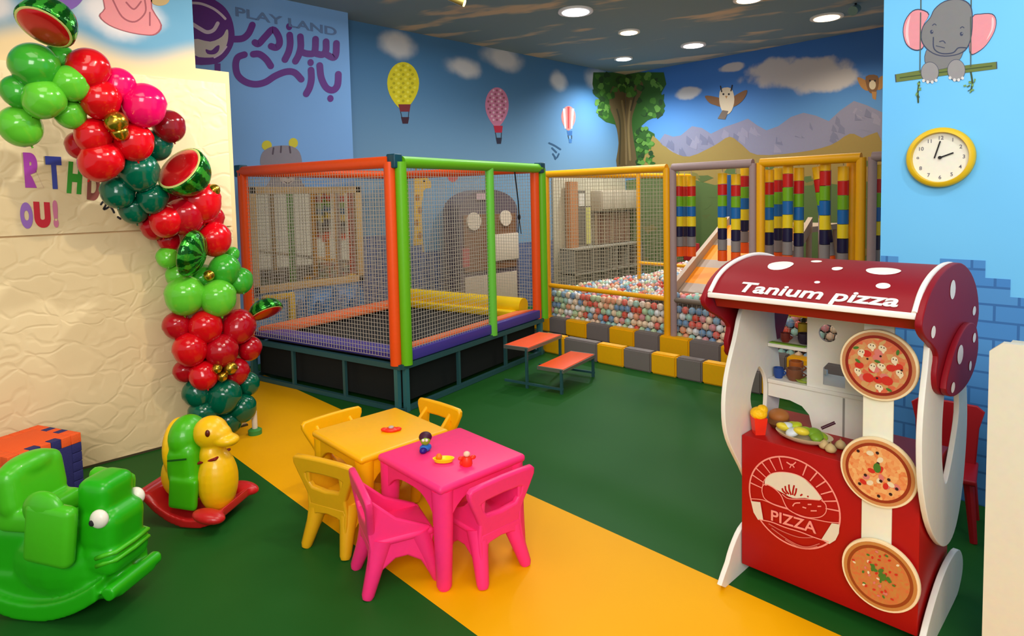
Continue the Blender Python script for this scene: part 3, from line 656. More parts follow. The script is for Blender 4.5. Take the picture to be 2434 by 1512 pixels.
# pads
def pad(pts, z, h, m_, lab):
    b = B(); b.prism([(x, y, z) for x, y in pts], (0, 0, h)); bmesh.ops.bevel(b.bm, geom=b.bm.edges[:], offset=.012, segments=2, affect='EDGES'); tp('edge_pad', b, m_, 60, lab)
purple = mat('violet_pad', (70, 58, 150), .35); opad = mat('orange_pad', (246, 122, 68), .45); ypad = mat('yellow_pad', (250, 204, 10), .4)
pad([(0.02, .02), (.24, .24), (.24, TB-.24), (.02, TB-.02)], TZ+.025, .05, purple, 'violet pad along the side near the balloon arch')
pad([(.06, TB-.04), (.30, TB-.26), (TA-.26, TB-.26), (TA-.04, TB-.04)], TZ+.05, .06, opad, 'orange pad along the mirror side')
pad([(.06, .05), (.22, .17), (TA-.24, .17), (TA-.04, .05)], TZ+.07, .035, opad, 'orange pad along the door side')
b = B(); b.span((.03, -.012, TZ+.015), (TA-.02, .05, TZ+.10), .01); tp('edge_pad', b, purple, lab='violet valance along the door side')
b = B(); b.cyl((TA-.10, .16, TZ+.13), (TA-.10, TB-.12, TZ+.13), .085, n=20); b.span((TA-.26, .20, TZ+.03), (TA-.08, TB-.2, TZ+.10), .015); tp('edge_pad', b, ypad, 60, 'thick yellow roll pad on the far side')
# net
net = mat('grey_net', (186, 178, 164), .7)
def netting(p0, p1, z0, z1, step=.031, w_=.004, name='net', m_=net, parent=None, root=None):
    b = B(); d = Vector((p1[0]-p0[0], p1[1]-p0[1], 0)); L = d.length; n = int(L/step)
    for i in range(1, n): p = Vector((*p0, 0))+d*i/n; b.strip((p.x, p.y, z0), (p.x, p.y, z1), w_)
    k = int((z1-z0)/step)
    for j in range(k+1): z = z0+(z1-z0)*j/k; b.strip((*p0, z), (*p1, z), w_)
    return b
for p0, p1 in (((0, .08), (0, TB-.05)), ((.08, 0), (dx-.03, 0)), ((TA, .05), (TA, TB-.05)), ((.05, TB), (TA-.05, TB))):
    tp('net', netting(p0, p1, TZ+.05, TT-.04), net, None)
b = B(); b.tube([(1.62, .03, TT-.03), (1.625, .0, 1.55), (1.62, -.01, 1.42)], .006); b.sph((1.62, -.01, 1.40), (.014, .014, .03)); b.strip((1.62, -.01, 1.39), (1.60, -.01, 1.25), .008); b.strip((1.62, -.01, 1.39), (1.65, -.01, 1.24), .008); tp('door_cord', b, black)
# two little steps in front of the door
st = thing('step_stool', 'two orange metal steps leading up to the trampoline door', 'steps', (3.92, 3.72, 0), .216)
for i, (cy, z) in enumerate(((.13, .335), (-.20, .195))):
    b = B(); b.box((0, cy, z), (.56, .235, .018), bev=.004); b.build('tread', mat('orange_tread', (246, 84, 20), .4), st)
    b = B()
    for sx in (-1, 1): b.box((sx*.283, cy, z-.006), (.012, .24, .03))
    b.box((0, cy-.12, z-.01), (.57, .012, .026)); b.build('tread_frame', mat('steel_edge', (150, 150, 144), .3, .7), st)
    for sx in (-1, 1): b = B(); b.span((sx*.28-.01, cy-.115, 0), (sx*.28+.01, cy-.095, z)); b.build('leg', teal, st)
for sx in (-1, 1):
    b = B(); b.span((sx*.28-.008, -.32, .03), (sx*.28+.008, .25, .048)); b.build('side_bar', teal, st)

# ================================================================ BALL PIT
yel = mat('yellow_sleeve', (250, 176, 8), .42); grs = mat('mauve_sleeve', (168, 142, 140), .5); kg = mat('grey_pad', (126, 116, 112), .5); ky = mat('amber_pad', (250, 182, 4), .5)
PX = 5.32
bp = thing('ball_pit', 'large ball pit with yellow and mauve padded posts and netting', 'ball pit', (PX, 3.2, 0))
def wtube(name, p0, p1, r, m_, lab=None): b = B(); b.cyl(p0, p1, r, n=16); return b.build(name, m_, bp, 35, lab, world=True)
ZT = 1.84
for (y0, y1, m_) in ((5.0, 3.40, yel), (3.33, 2.53, grs), (2.46, 1.66, yel), (1.58, .80, grs), (.73, -.1, yel), (-.17, -1.4, yel)):
    wtube('post_sleeve', (PX, y0, .206), (PX, y0, ZT), .036 if m_ is yel else .032, m_); wtube('post_sleeve', (PX, y1, .206), (PX, y1, ZT), .036 if m_ is yel else .032, m_)
    wtube('top_bar', (PX, y0, ZT), (PX, y1, ZT), .038, m_)
    wtube('mid_rail', (PX, y0, .56), (PX, y1, .56), .026, m_ if m_ is yel else mat('brown_rail', (120, 104, 90), .5))
for y in (5.03, ): wtube('post_sleeve', (8.5, y, .05), (8.5, y, ZT), .036, yel)
wtube('top_bar', (PX, 5.03, ZT), (8.5, 5.03, ZT), .036, yel)
wtube('inner_post', (6.2, 4.35, .1), (6.2, 4.35, 1.86), .022, yel); wtube('inner_rail', (6.2, 4.35, .78), (6.2, 3.6, .78), .02, yel)
wtube('inner_post', (7.3, 3.80, .1), (7.3, 3.80, 1.80), .075, mat('blue_sleeve', (40, 96, 160), .45), 'blue padded post by the slide')
wtube('inner_post', (6.9, 2.5, .1), (6.9, 2.5, 1.8), .06, grs); wtube('inner_post', (5.5, 1.78, .1), (5.5, 1.78, 1.84), .045, yel); wtube('inner_post', (7.6, 2.1, .1), (7.6, 2.1, 1.8), .06, mat('rose_post', (206, 170, 150), .5))
b = B(); b.span((5.39, -1.4, 0), (8.6, 5.03, .12)); b.build('pit_floor', mat('pit_floor_dark', (74, 60, 48), .8), bp, world=True)
b = netting((PX, 5.0), (PX, 3.40), .58, 1.80, .038, .0042); b.build('net', mat('beige_net', (188, 176, 150), .7), bp, None, world=True, label='pale beige netting')
b = netting((PX, 5.0), (PX, 3.40), .21, .54, .05, .003); b.build('net', mat('beige_net', (0, 0, 0)), bp, None, world=True)
b = netting((PX, 3.33), (PX, 2.53), .21, .54, .05, .003); b.build('net', net, bp, None, world=True)
b = netting((PX, 2.46), (PX, 1.66), .21, .54, .05, .003); b.build('net', net, bp, None, world=True)
b = netting((PX+.1, 5.03), (8.5, 5.03), .20, 1.80, .045, .004); b.build('net', mat('beige_net', (0, 0, 0)), bp, None, world=True)
# padded kerbs in alternating blocks
def kerb(label, ys, x, x2, z0, z1, first, loc):
    t = thing('padded_kerb', label, 'kerb', loc)
    for i in range(len(ys)-1):
        m_ = (ky, kg)[(i+first) % 2]; b = B()
        xa, xb = x(ys[i]), x(ys[i+1]); pts = [(xa, ys[i], z0), (xb, ys[i+1]+.004, z0), (xb+x2, ys[i+1]+.004, z0), (xa+x2, ys[i], z0)]
        b.prism(pts, (0, 0, z1-z0)); bmesh.ops.bevel(b.bm, geom=b.bm.edges[:], offset=.012, segments=2, affect='EDGES'); b.build('pad_block', m_, t, 60, world=True)
    return t
ys = [5.2, 4.93, 4.68, 4.38, 4.07, 3.75, 3.45, 3.12, 2.8, 2.5, 2.2, 1.9, 1.6, 1.3]
kerb('inner yellow and grey padded kerb under the ball pit posts', ys, lambda y: PX-.075, .14, .03, .205, 0, (PX-.05, 3.2, 0))
yk = [4.45, 4.16, 3.76, 3.46, 3.17, 2.92, 2.68, 2.43, 2.18, 1.94, 1.7]
xk = lambda y: 4.66+.10*(4.45-y)/2.0-.04
kerb('outer yellow and grey padded kerb along the green floor', yk, xk, .10, 0, .185, 0, (4.68, 3.1, 0))
b = B(); b.prism([(4.76, 5.2, 0), (5.24, 5.2, 0), (5.24, 1.3, 0), (4.90, 1.3, 0)], (0, 0, .03)); o = newobj('trim_1', b.mesh('trim_1'), None, [mat('dark_carpet', (54, 40, 30), .95, bump=.3, bscale=200)]); o['kind'] = 'structure'
b = B(); b.prism([(4.86, 2.35, .04), (5.02, 2.47, .04), (5.10, 1.9, .04), (4.86, 1.7, .04)], (0, 0, .012)); b.mi = 1; b.prism([(4.90, 2.28, .0525), (5.0, 2.36, .0525), (5.06, 1.9, .0525), (4.90, 1.76, .0525)], (0, 0, .003))
tag(b.build('floor_mat', [mat('mat_white', (226, 214, 204), .7), mat('mat_black', (30, 26, 24), .8)]), 'small black mat with a white border between the padded kerbs', 'mat')
# coloured cylinders strung on cords
SEG = [('seg_yellow', (252, 196, 14)), ('seg_red', (206, 26, 20)), ('seg_green', (118, 176, 20)), ('seg_blue', (24, 104, 176)), ('seg_lemon', (246, 214, 30)), ('seg_navy', (24, 18, 62)), ('seg_grey', (140, 130, 128)), ('seg_orange', (250, 92, 14))]
def hang(u, vtop, x, label, seg=.105, r=.042, nseg=8, tilt=0.):
    q = onx(u, vtop, x); y, ztop = q.y, q.z
    t = thing('hanging_cylinders', label, 'hanging toy', (x, y, ZT-.03), group='strings of coloured cylinders hung in the ball pit')
    b = B(); b.cyl((0, 0, 0), (0, 0, ztop-(ZT-.03)+.01) if ztop < ZT-.04 else (0, 0, -.02), .005, n=6); b.build('cord', mat('cord_white', (200, 190, 170), .7), t)
    z = ztop-(ZT-.03)
    for i in range(nseg):
        b = B(); c0 = Vector((0, -tilt*(0-z), z)); z2 = z-seg; c1 = Vector((0, -tilt*(0-z2), z2+.004)); b.cyl(c0, c1, r, n=14); b.build('cylinder', mat(SEG[i][0], SEG[i][1], .45), t); z = z2
hs = [(1613, 419, 5.42, 'leftmost string of coloured cylinders in the mauve framed bay', .098, 0), (1643, 419, 5.50, 'string of coloured cylinders second from the left in the mauve framed bay', .098, 0),
      (1627, 420, 5.85, 'string of coloured cylinders hanging behind the first pair', .104, 0), (1717, 412, 5.44, 'string of coloured cylinders in front of the yellow slide, left of the pair', .102, 0),
      (1749, 414, 5.46, 'string of coloured cylinders in front of the yellow slide, right of the pair', .102, 0), (1770, 392, 6.1, 'string of coloured cylinders half hidden at the right mauve post', .112, 0),
      (1828, 404, 5.46, 'leftmost string of coloured cylinders in the right yellow bay', .110, 0), (1851, 400, 5.75, 'string of coloured cylinders just behind the leftmost one in the right yellow bay', .110, 0),
      (1873, 381, 5.42, 'string of coloured cylinders hung highest left of centre in the right yellow bay', .116, 0), (1899, 399, 5.50, 'string of coloured cylinders third from the right post side, hanging straight', .112, 0),
      (1942, 397, 5.44, 'string of coloured cylinders swinging at a tilt in the right yellow bay', .105, .14), (1962, 372, 5.40, 'string of coloured cylinders hung highest right of centre in the right yellow bay', .120, 0),
      (2005, 396, 5.42, 'string of coloured cylinders nearest the right post of the yellow bay', .116, 0), (2081, 392, 5.42, 'string of coloured cylinders visible at the edge of the clock wall', .11, 0)]
for u, v, x, lab, sg, ti in hs: hang(u, v, x, lab, sg, tilt=ti)
# inner slide
t = thing('slide', 'slide with yellow orange and grey bands inside the ball pit', 'slide', (5.9, 2.9, .12))
A = Vector((5.62, 3.46, .60)); C_ = Vector((7.0, 3.64, 1.20)); wv = Vector((.03, -.95, 0))
b = B(); n_ = 9
for i in range(n_):
    p, q = A.lerp(C_, i/n_), A.lerp(C_, (i+1)/n_); b.mi = 1 if i % 3 == 0 else 0
    b.prism([p, p+wv, q+wv, q], (0, 0, -.03))
b.build('slide_bed', [mat('slide_orange', (250, 150, 4), .6), mat('slide_grey', (176, 156, 140), .6)], t, world=True)
rl = mat('slide_rail', (188, 164, 140), .6)
for k in (0, 1):
    b = B(); o_ = wv*k; b.prism([A+o_+Vector((-.06, 0, -.06)), C_+o_+Vector((.05, 0, -.03)), C_+o_+Vector((.05, 0, .10)), A+o_+Vector((-.06, 0, .08))], (0, .05, 0)); b.build('side_rail', rl, t, world=True)
b = B(); b.span((7.0, 2.66, 1.14), (7.9, 3.66, 1.20)); b.build('platform', rl, t, world=True)
for x, y in ((7.06, 2.72), (7.06, 3.60), (7.84, 2.72), (7.84, 3.60)): b = B(); b.cyl((x, y, .12), (x, y, 1.15), .03); b.build('leg', rl, t, world=True)
# things standing deeper in the pit, seen through the net
gw = mat('shelf_grey', (150, 140, 122), .6); dw = mat('shelf_dark', (96, 88, 76), .7)
t = thing('backing_board', 'large beige board covering the wall behind the furniture in the netted bay', 'board', (7.9, YW-.01, .1))
b = B(); b.span((6.98, YW-.018, .10), (8.8, YW-.004, 1.86), .003); b.build('board_panel', mat('board_beige', (190, 178, 150), .7), t, world=True); b = B(); b.span((6.98, YW-.05, .10), (8.8, YW-.02, .17), .004); b.build('bottom_trim', mat('trim_pale', (206, 190, 164), .6), t, world=True)
t = thing('play_shelf', 'low grey play shelf unit seen through the beige net', 'shelf', (7.9, 6.2, .0))
b = B()
for x in (7.06, 7.5, 7.95, 8.1, 8.4, 8.78): b.span((x, 6.1, 0), (x+.022, 6.38, .78))
for z in (.05, .40, .77): b.span((7.06, 6.1, z), (8.80, 6.38, z+.022))
b.build('carcass', gw, t, world=True); b = B(); b.span((7.07, 6.12, .06), (7.94, 6.14, .76)); b.build('door', dw, t, world=True); b = B(); b.span((7.96, 6.36, .06), (8.79, 6.38, .77)); b.build('back_panel', dw, t, world=True)
t = thing('wall_cupboard', 'beige cupboard on the wall above the slatted display behind the net', 'cupboard', (8.3, YW-.02, 1.32))
b = B(); b.span((7.87, 6.22, 1.34), (8.82, YW-.02, 1.66), .008); b.build('cabinet_body', mat('cupboard_beige', (190, 172, 146), .6), t, world=True)
for x in (7.89, 8.2, 8.51): b = B(); b.span((x, 6.20, 1.36), (x+.29, 6.22, 1.64), .004); b.build('door', mat('cupboard_door', (206, 190, 164), .55), t, world=True)
t = thing('slatted_display', 'brown slatted display rack between the cupboard and the low shelf', 'rack', (8.3, 6.36, .80))
for i in range(14): b = B(); b.span((7.88+i*.067, 6.34, .80), (7.92+i*.067, 6.37, 1.30)); b.build('slat', mat('slat_brown_a' if i % 3 else 'slat_brown_b', (150, 112, 90) if i % 3 else (176, 150, 120), .6), t, world=True)
b = B(); b.span((7.86, 6.37, .80), (8.80, 6.40, .84)); b.span((7.86, 6.37, 1.26), (8.80, 6.40, 1.30)); b.build('rail', dw, t, world=True)
t = thing('wood_column', 'orange brown wooden column against the board behind the net', 'column', (7.31, 6.36, 0)); b = B(); b.span((7.22, 6.30, 0), (7.40, YW-.055, 1.80)); b.build('shaft', mat('brown_wood', (190, 124, 76), .6), t, world=True); b = B(); b.span((7.20, 6.28, 0), (7.42, YW-.055, .08)); b.build('plinth', dw, t, world=True)
t = thing('notice_board', 'tall dark notice board with a white sheet beside the brown column', 'board', (7.57, 6.4, .8)); b = B(); b.span((7.47, 6.38, .79), (7.68, YW-.02, 1.66), .004); b.build('board_panel', dw, t, world=True); b = B(); b.span((7.51, 6.372, 1.42), (7.64, 6.38, 1.62)); b.build('sheet', mat('paper', (224, 214, 196), .7), t, world=True)
t = thing('curtain_strip', 'narrow yellow green curtain strip hanging beside the notice board', 'curtain', (7.76, 6.40, .8)); b = B()
for i in range(4): b.cyl((7.72+i*.025, 6.40, .82), (7.72+i*.025, 6.40, 1.40), .016, n=8)
b.build('fabric', mat('curtain_green', (206, 196, 110), .7), t, world=True); b = B(); b.cyl((7.68, 6.40, 1.41), (7.84, 6.40, 1.41), .008); b.build('rod', dw, t, world=True)
t = thing('toddler_chair', 'small red chair inside the ball pit behind the net', 'chair', (8.2, 4.9, .30)); rc = mat('red_plastic', (168, 36, 40), .4)
b = B(); b.box((0, 0, .26), (.26, .26, .02), bev=.006); b.build('seat', rc, t); b = B(); b.box((.12, 0, .42), (.02, .26, .26), bev=.006); b.build('backrest', rc, t)
for sx in (-1, 1):
    for sy in (-1, 1): b = B(); b.cyl((sx*.11, sy*.11, 0), (sx*.10, sy*.10, .25), .014); b.build('leg', rc, t)
# balls
bc = [(236, 110, 96), (244, 168, 130), (248, 232, 216), (168, 214, 200), (140, 176, 204), (246, 208, 176), (220, 84, 64), (236, 238, 240), (190, 216, 172), (228, 150, 156), (120, 154, 190), (250, 220, 186)]
names_ = ['red', 'salmon', 'cream', 'mint', 'dusty blue', 'peach', 'dark red', 'white', 'pale green', 'pink', 'slate blue', 'light orange']
bm_ = []
for i, c in enumerate(bc):
    b = B(); b.sph((0, 0, 0), .036, n=12); me = b.mesh('pit_ball_mesh', smooth=180); me.materials.append(mat('pit_ball_%d' % i, c, .4)); bm_.append(me)
rnd = random.Random(11); front = []; k = 0
y = 4.96
while y > 1.7:
    for j in range(5):
        if abs(y-3.365) > .06 and abs(y-2.495) > .06: front.append((PX+.05+rnd.uniform(0, .015), y+(.034 if j % 2 else 0), .16+j*.066+.036))
    y -= .072
rnd2 = random.Random(4)
front = sorted(front, key=lambda p: (p[0]**2+p[1]**2))
# the ones the stand hides count least: keep the three hundred that show
vis = [p for p in front if p[1] > 2.2][:212]; rest = [p for p in front if p not in vis]
top = []
y = 4.9
while y > 2.3:
    x = PX+.12
    while x < 8.2:
        hump = .50+.05*math.sin(x*2.1+y*3)+.05*math.sin(y*2.3-x*1.2)+rnd2.uniform(-.012, .012)
        top.append((x+rnd2.uniform(-.01, .01), y+rnd2.uniform(-.01, .01), hump)); x += .07
    y -= .07
top.sort(key=lambda p: p[0]**2+p[1]**2); ind = top[:88]; rest += top[88:]
def zone(p):
    return ('front layer behind the lower net' if p[0] < PX+.1 else 'top layer of the ball pit')
for p in vis+ind:
    i = rnd.randrange(12); o = bpy.data.objects.new('pit_ball', bm_[i]); col.objects.link(o); o.location = p
    tag(o, '%s plastic ball in the %s' % (names_[i], zone(p)), 'ball', '%s balls in the %s' % (names_[i], zone(p)))
ms = [mat('pit_ball_%d' % i, c, .4) for i, c in enumerate(bc)]
b = B(); proto = None
q = bmesh.new(); bmesh.ops.create_icosphere(q, subdivisions=1, radius=.036); pm = bpy.data.meshes.new('p'); q.to_mesh(pm); q.free()
vs = [v.co.copy() for v in pm.vertices]; fs = [tuple(p.vertices) for p in pm.polygons]
V_, F_, I_ = [], [], []
for p in rest:
    o_ = len(V_); i = rnd.randrange(12); V_ += [tuple(v+Vector(p)) for v in vs]; F_ += [tuple(a+o_ for a in f) for f in fs]; I_ += [i]*len(fs)
me = bpy.data.meshes.new('pit_balls'); me.from_pydata(V_, [], F_); [me.materials.append(m_) for m_ in ms]; me.polygons.foreach_set('material_index', I_); me.polygons.foreach_set('use_smooth', [True]*len(F_))
o = bpy.data.objects.new('pit_balls', me); col.objects.link(o); tag(o, 'mass of pastel plastic balls filling the pit', 'balls', kind='stuff')

# arched play cabinet behind the trampoline
t = thing('arched_play_cabinet', 'tall arched cabinet with a dark round top behind the trampoline net', 'cabinet', (6.2, 6.1, 0))
xa, xb = ony(1094, 500, 5.95).x, ony(1232, 500, 5.95).x; xm = (xa+xb)/2; hw = (xb-xa)/2
zt = 1.42
arc = [(xm+hw*math.cos(R(a)), zt+hw*.55*math.sin(R(a))) for a in range(0, 181, 12)]
dk = mat('cabinet_black', (96, 84, 92), .5); cr = mat('cabinet_cream', (196, 176, 152), .6)
b = B(); b.prism([(x, 5.97, z) for x, z in arc+[(xa, 0), (xb, 0)]], (0, .32, 0)); b.build('shell', dk, t, world=True)
b = B(); b.span((xa+.05, 5.95, .05), (xb-.05, 5.975, .62), .005); b.build('lower_door', cr, t, world=True)
b = B(); b.span((xa+.05, 5.95, .68), (xb-.05, 5.972, 1.38)); b.build('display_recess', mat('display_brown', (128, 88, 58), .5), t, world=True)
b = B(); b.span((xm-.06, 5.93, .78), (xb-.03, 5.952, 1.12), .004); b.build('white_panel', mat('panel_cream', (226, 210, 186), .5), t, world=True)
b = B(); b.lathe([(.11, 0), (.11, .02)], M=Matrix.Translation((xa+.2, 5.95, 1.3)) @ Matrix.Rotation(R(90), 4, 'X')); b.build('round_light', mat('panel_cream', (0, 0, 0)), t, world=True)
b = B(); b.lathe([(.10, 0), (.10, .02)], M=Matrix.Translation((xb-.24, 5.95, 1.32)) @ Matrix.Rotation(R(90), 4, 'X')); b.build('round_light', mat('panel_cream', (0, 0, 0)), t, world=True)
b = B(); b.span((xm-.22, 5.955, 1.56), (xm-.02, 5.969, 1.64)); b.build('name_plate', mat('plate_pink', (196, 164, 168), .5), t, world=True)
b = B(); b.span((xa+.02, 5.94, .75), (xa+.12, 5.975, .98)); b.build('coin_slot', mat('slot_red', (176, 80, 76), .5), t, world=True)
# ================================================================ CHILDREN'S TABLES AND CHAIRS
pink = mat('pink_plastic', (255, 50, 124), .4, spec=.3); yelp = mat('yellow_plastic', (252, 182, 6), .35, coat=.1); yelo = mat('ochre_plastic', (232, 170, 20), .35, coat=.1)
def kid_table(name, label, loc, rz, sx, sy, m_, H_=.44):
    t = thing(name, label, 'table', loc, rz, None)
    b = B(); b.box((0, 0, H_-.016), (sx, sy, .036), bev=.016); b.build('table_top', m_, t, 60)
    for k, (L, ox, oy, r_) in enumerate(((sx, 0, -sy/2+.02, 0), (sx, 0, sy/2-.02, 0), (sy, -sx/2+.02, 0, 90), (sy, sx/2-.02, 0, 90))):
        h = L/2-.015; o_ = [(-h, 0), (-h, -.15), (-h+.045, -.15)]+[(-h+.05+(2*h-.1)*(i/12), -.045-.075*abs(1-i/6)**3.2) for i in range(13)]+[(h-.045, -.15), (h, -.15), (h, 0)]
        me = plate([o_], .018, .004); b = B(); b.add(me, Matrix.Translation((ox, oy, H_-.02)) @ Matrix.Rotation(R(r_), 4, 'Z') @ Matrix.Rotation(R(90), 4, 'X')); b.build('apron', m_, t, 40)
    for a in (-1, 1):
        for c in (-1, 1):
            b = B(); b.tube([(a*(sx/2-.044), c*(sy/2-.044), H_-.03), (a*(sx/2-.038), c*(sy/2-.038), .18), (a*(sx/2-.030), c*(sy/2-.030), .014), (a*(sx/2-.030), c*(sy/2-.030), 0)], [.046, .038, .032, .024], 14); b.build('leg', m_, t, 50)
    return t
kid_table('play_table', 'bright pink square plastic play table with toys on top', (1.715, 2.235, 0), -.03, .475, .490, pink)
kid_table('play_table', 'yellow square plastic play table standing behind the pink one', (1.672, 2.76, 0), -.02, .50, .50, yelp, .43)
def kid_chair(label, loc, rz, m_):
    t = thing('play_chair', label, 'chair', loc, rz)
    b = B(); b.box((.01, 0, .213), (.25, .25, .030), bev=.013); b.box((.01, 0, .19), (.20, .19, .03), bev=.008); b.build('seat', m_, t, 60)
    out = [(-.105, .18), (-.104, .23), (-.130, .29), (-.160, .35), (-.180, .395), (-.180, .418), (-.165, .432), (-.10, .436), (0, .438), (.10, .436), (.165, .432), (.180, .418), (.180, .395), (.160, .35), (.130, .29), (.104, .23), (.105, .18)]
    hole = [(-.078, .292), (-.104, .330), (-.112, .352), (-.09, .360), (0, .363), (.09, .360), (.112, .352), (.104, .330), (.078, .292), (0, .284)]
    me = plate([[(a, z-.2) for a, z in out], [(a, z-.2) for a, z in hole]], .030, .010)
    M = Matrix.Translation((-.115, 0, .2)) @ Matrix.Rotation(R(-7), 4, 'Y') @ Matrix.Rotation(R(90), 4, 'Z') @ Matrix.Rotation(R(90), 4, 'X')
    b = B(); b.add(me, M); b.build('backrest', m_, t, 40)
    for a in (-1, 1):
        for c in (-1, 1):
            b = B(); b.tube([(a*.080, c*.085, .215), (a*.105, c*.098, .13), (a*.146, c*.118, .014), (a*.150, c*.120, 0)], [.050, .036, .026, .020], 12); b.build('leg', m_, t, 50)
    for c in (-1, 1):   # moulded side wing running from the back down to the seat front, legs spreading below it
        me = plate([[(-.150, .395), (-.128, .400), (-.02, .300), (.115, .238), (.138, .205), (.128, .17), (.150, .02), (.118, .02), (.075, .10), (.02, .135), (-.03, .135), (-.085, .10), (-.125, .02), (-.158, .02), (-.130, .19)]], .022, .008)
        b = B(); b.add(me, Matrix.Translation((0, c*.116, 0)) @ Matrix.Rotation(R(c*2.5), 4, 'X') @ Matrix.Rotation(R(90), 4, 'X')); b.build('side_wing', m_, t, 40)
    me = plate([[(-.105, .21), (.105, .21), (.12, .14), (.06, .165), (0, .172), (-.06, .165), (-.12, .14)]], .02, .006)
    b = B(); b.add(me, Matrix.Translation((-.122, 0, 0)) @ Matrix.Rotation(R(90), 4, 'Z') @ Matrix.Rotation(R(90), 4, 'X')); b.build('rear_rail', m_, t, 40)
    return t
kid_chair('pink plastic chair on the left side of the pink table, pushed in at an angle', (1.425, 2.26, 0), R(-19), pink)
kid_chair('pink plastic chair on the near side of the pink table, back towards the viewer', (1.735, 2.055, 0), R(88), pink)
kid_chair('ochre yellow plastic chair on the left side of the yellow table', (1.43, 2.675, 0), R(18), yelo)
kid_chair('yellow plastic chair at the far side of the yellow table, nearest the balloon arch', (1.63, 3.03, 0), R(-88), yelp)
kid_chair('yellow plastic chair at the right side of the yellow table, facing left', (1.99, 2.86, 0), R(184), yelp)
# toys on the tables
t = thing('toy_figure', 'small toy head with dark hair, green face and a blue base on the pink table', 'toy', (1.655, 2.345, .44))
b = B(); b.sph((0, 0, .018), (.030, .022, .018)); b.build('base', mat('toy_blue', (40, 110, 200), .35), t, 180); b = B(); b.sph((-.022, -.012, .014), (.018, .016, .014)); b.build('foot', mat('toy_navy', (40, 20, 130), .35), t, 180)
b = B(); b.sph((0, 0, .055), (.024, .024, .024)); b.cyl((0, 0, .03), (0, 0, .045), .012); b.build('head', mat('toy_green', (140, 180, 30), .4), t, 180)
b = B(); b.sph((.006, .008, .064), (.030, .030, .024)); b.build('hair', mat('toy_hair', (66, 10, 44), .5), t, 180)
b = B(); b.sph((-.019, -.010, .060), .007); b.sph((-.008, -.021, .060), .007); b.build('eyes', mat('toy_white', (232, 226, 210), .4), t, 180)
t = thing('toy_boat', 'yellow toy boat with an orange seat on the pink table', 'toy', (1.635, 2.185, .44), R(-45))
b = B(); b.lathe([(.012, 0), (.034, .006), (.042, .022), (.036, .022), (.028, .010), (.008, .008)], M=Matrix.Diagonal((1.15, .62, 1, 1))); b.build('hull', mat('toy_yellow', (240, 224, 10), .35), t, 40)
b = B(); b.sph((-.02, .0, .026), (.014, .012, .016)); b.build('seat', mat('toy_orange', (255, 120, 20), .4), t, 180)
t = thing('toy_creature', 'red orange toy creature with a pale round head on the pink table', 'toy', (1.685, 2.085, .44))
b = B(); b.lathe([(.020, 0), (.024, .01), (.022, .03), (.016, .042)]); b.sph((-.022, .014, .036), (.014, .010, .009)); b.sph((.022, -.016, .036), (.014, .010, .009)); b.sph((-.012, .018, .012), .012); b.build('body', mat('toy_red', (246, 50, 26), .4), t, 60)
b = B(); b.sph((0, 0, .052), (.015, .015, .012)); b.build('head', mat('toy_pale', (240, 200, 170), .4), t, 180)
t = thing('toy_piece', 'flat red toy with a grey knob lying on the yellow table', 'toy', (1.70, 2.70, .43), R(-40))
b = B(); b.lathe([(.02, 0), (.034, .004), (.036, .012), (.026, .018)], M=Matrix.Diagonal((1.1, .7, 1, 1))); b.sph((.034, 0, .012), (.018, .012, .010)); b.sph((-.034, 0, .012), (.018, .012, .010)); b.build('body', mat('toy_red', (0, 0, 0)), t, 60)
b = B(); b.sph((0, 0, .022), (.014, .012, .008)); b.build('knob', mat('toy_grey', (190, 170, 160), .4), t, 180)

# ================================================================ PIZZA STAND
red = mat('stand_red', (172, 8, 8), .45, spec=.3); dred = mat('canopy_red', (138, 4, 22), .5, spec=.25); wht = mat('stand_white', (238, 234, 222), .45); pcream = mat('trim_white', (250, 240, 232), .5)
ps = thing('pizza_stand', 'red and white toy pizza stand with a mushroom roof and three pizza discs', 'play stand', (2.62, .88, 0))
X0, X1, YA, YB = 2.416, 2.83, 1.195, .555
b = B(); b.span((X0, YB, .05), (X1, YA, .60), .004); b.build('counter_box', red, ps, world=True)
bt = [(2.372, 1.19)]
def side_board(y, name, th=.018):
    out = smooth_loop([(2.44, 1.14, 0), (2.36, 1.0, 0), (2.315, .86, 0), (2.308, .74, 0), (2.34, .60, 0), (2.44, .44, 0), (2.60, .31, 0), (2.74, .27, 0), (2.85, .31, 0), (2.93, .42, 0), (2.975, .58, 0), (2.98, .72, 0), (2.94, .86, 0), (2.88, 1.0, 0), (2.80, 1.14, 0)], 4)
    hole = smooth_loop([(2.63, .93, 0), (2.58, .80, 0), (2.58, .66, 0), (2.62, .55, 0), (2.67, .53, 0), (2.76, .62, 0), (2.83, .74, 0), (2.80, .86, 0), (2.72, .94, 0)], 4)
    me = plate([[(p.x, p.y) for p in out], [(p.x, p.y) for p in hole]], th, .003)
    b = B(); b.add(me, Matrix.Translation((0, y, 0)) @ Matrix.Rotation(R(90), 4, 'X')); b.build(name, wht, ps, 40, world=True)
side_board(YB-.018, 'side_board'); 
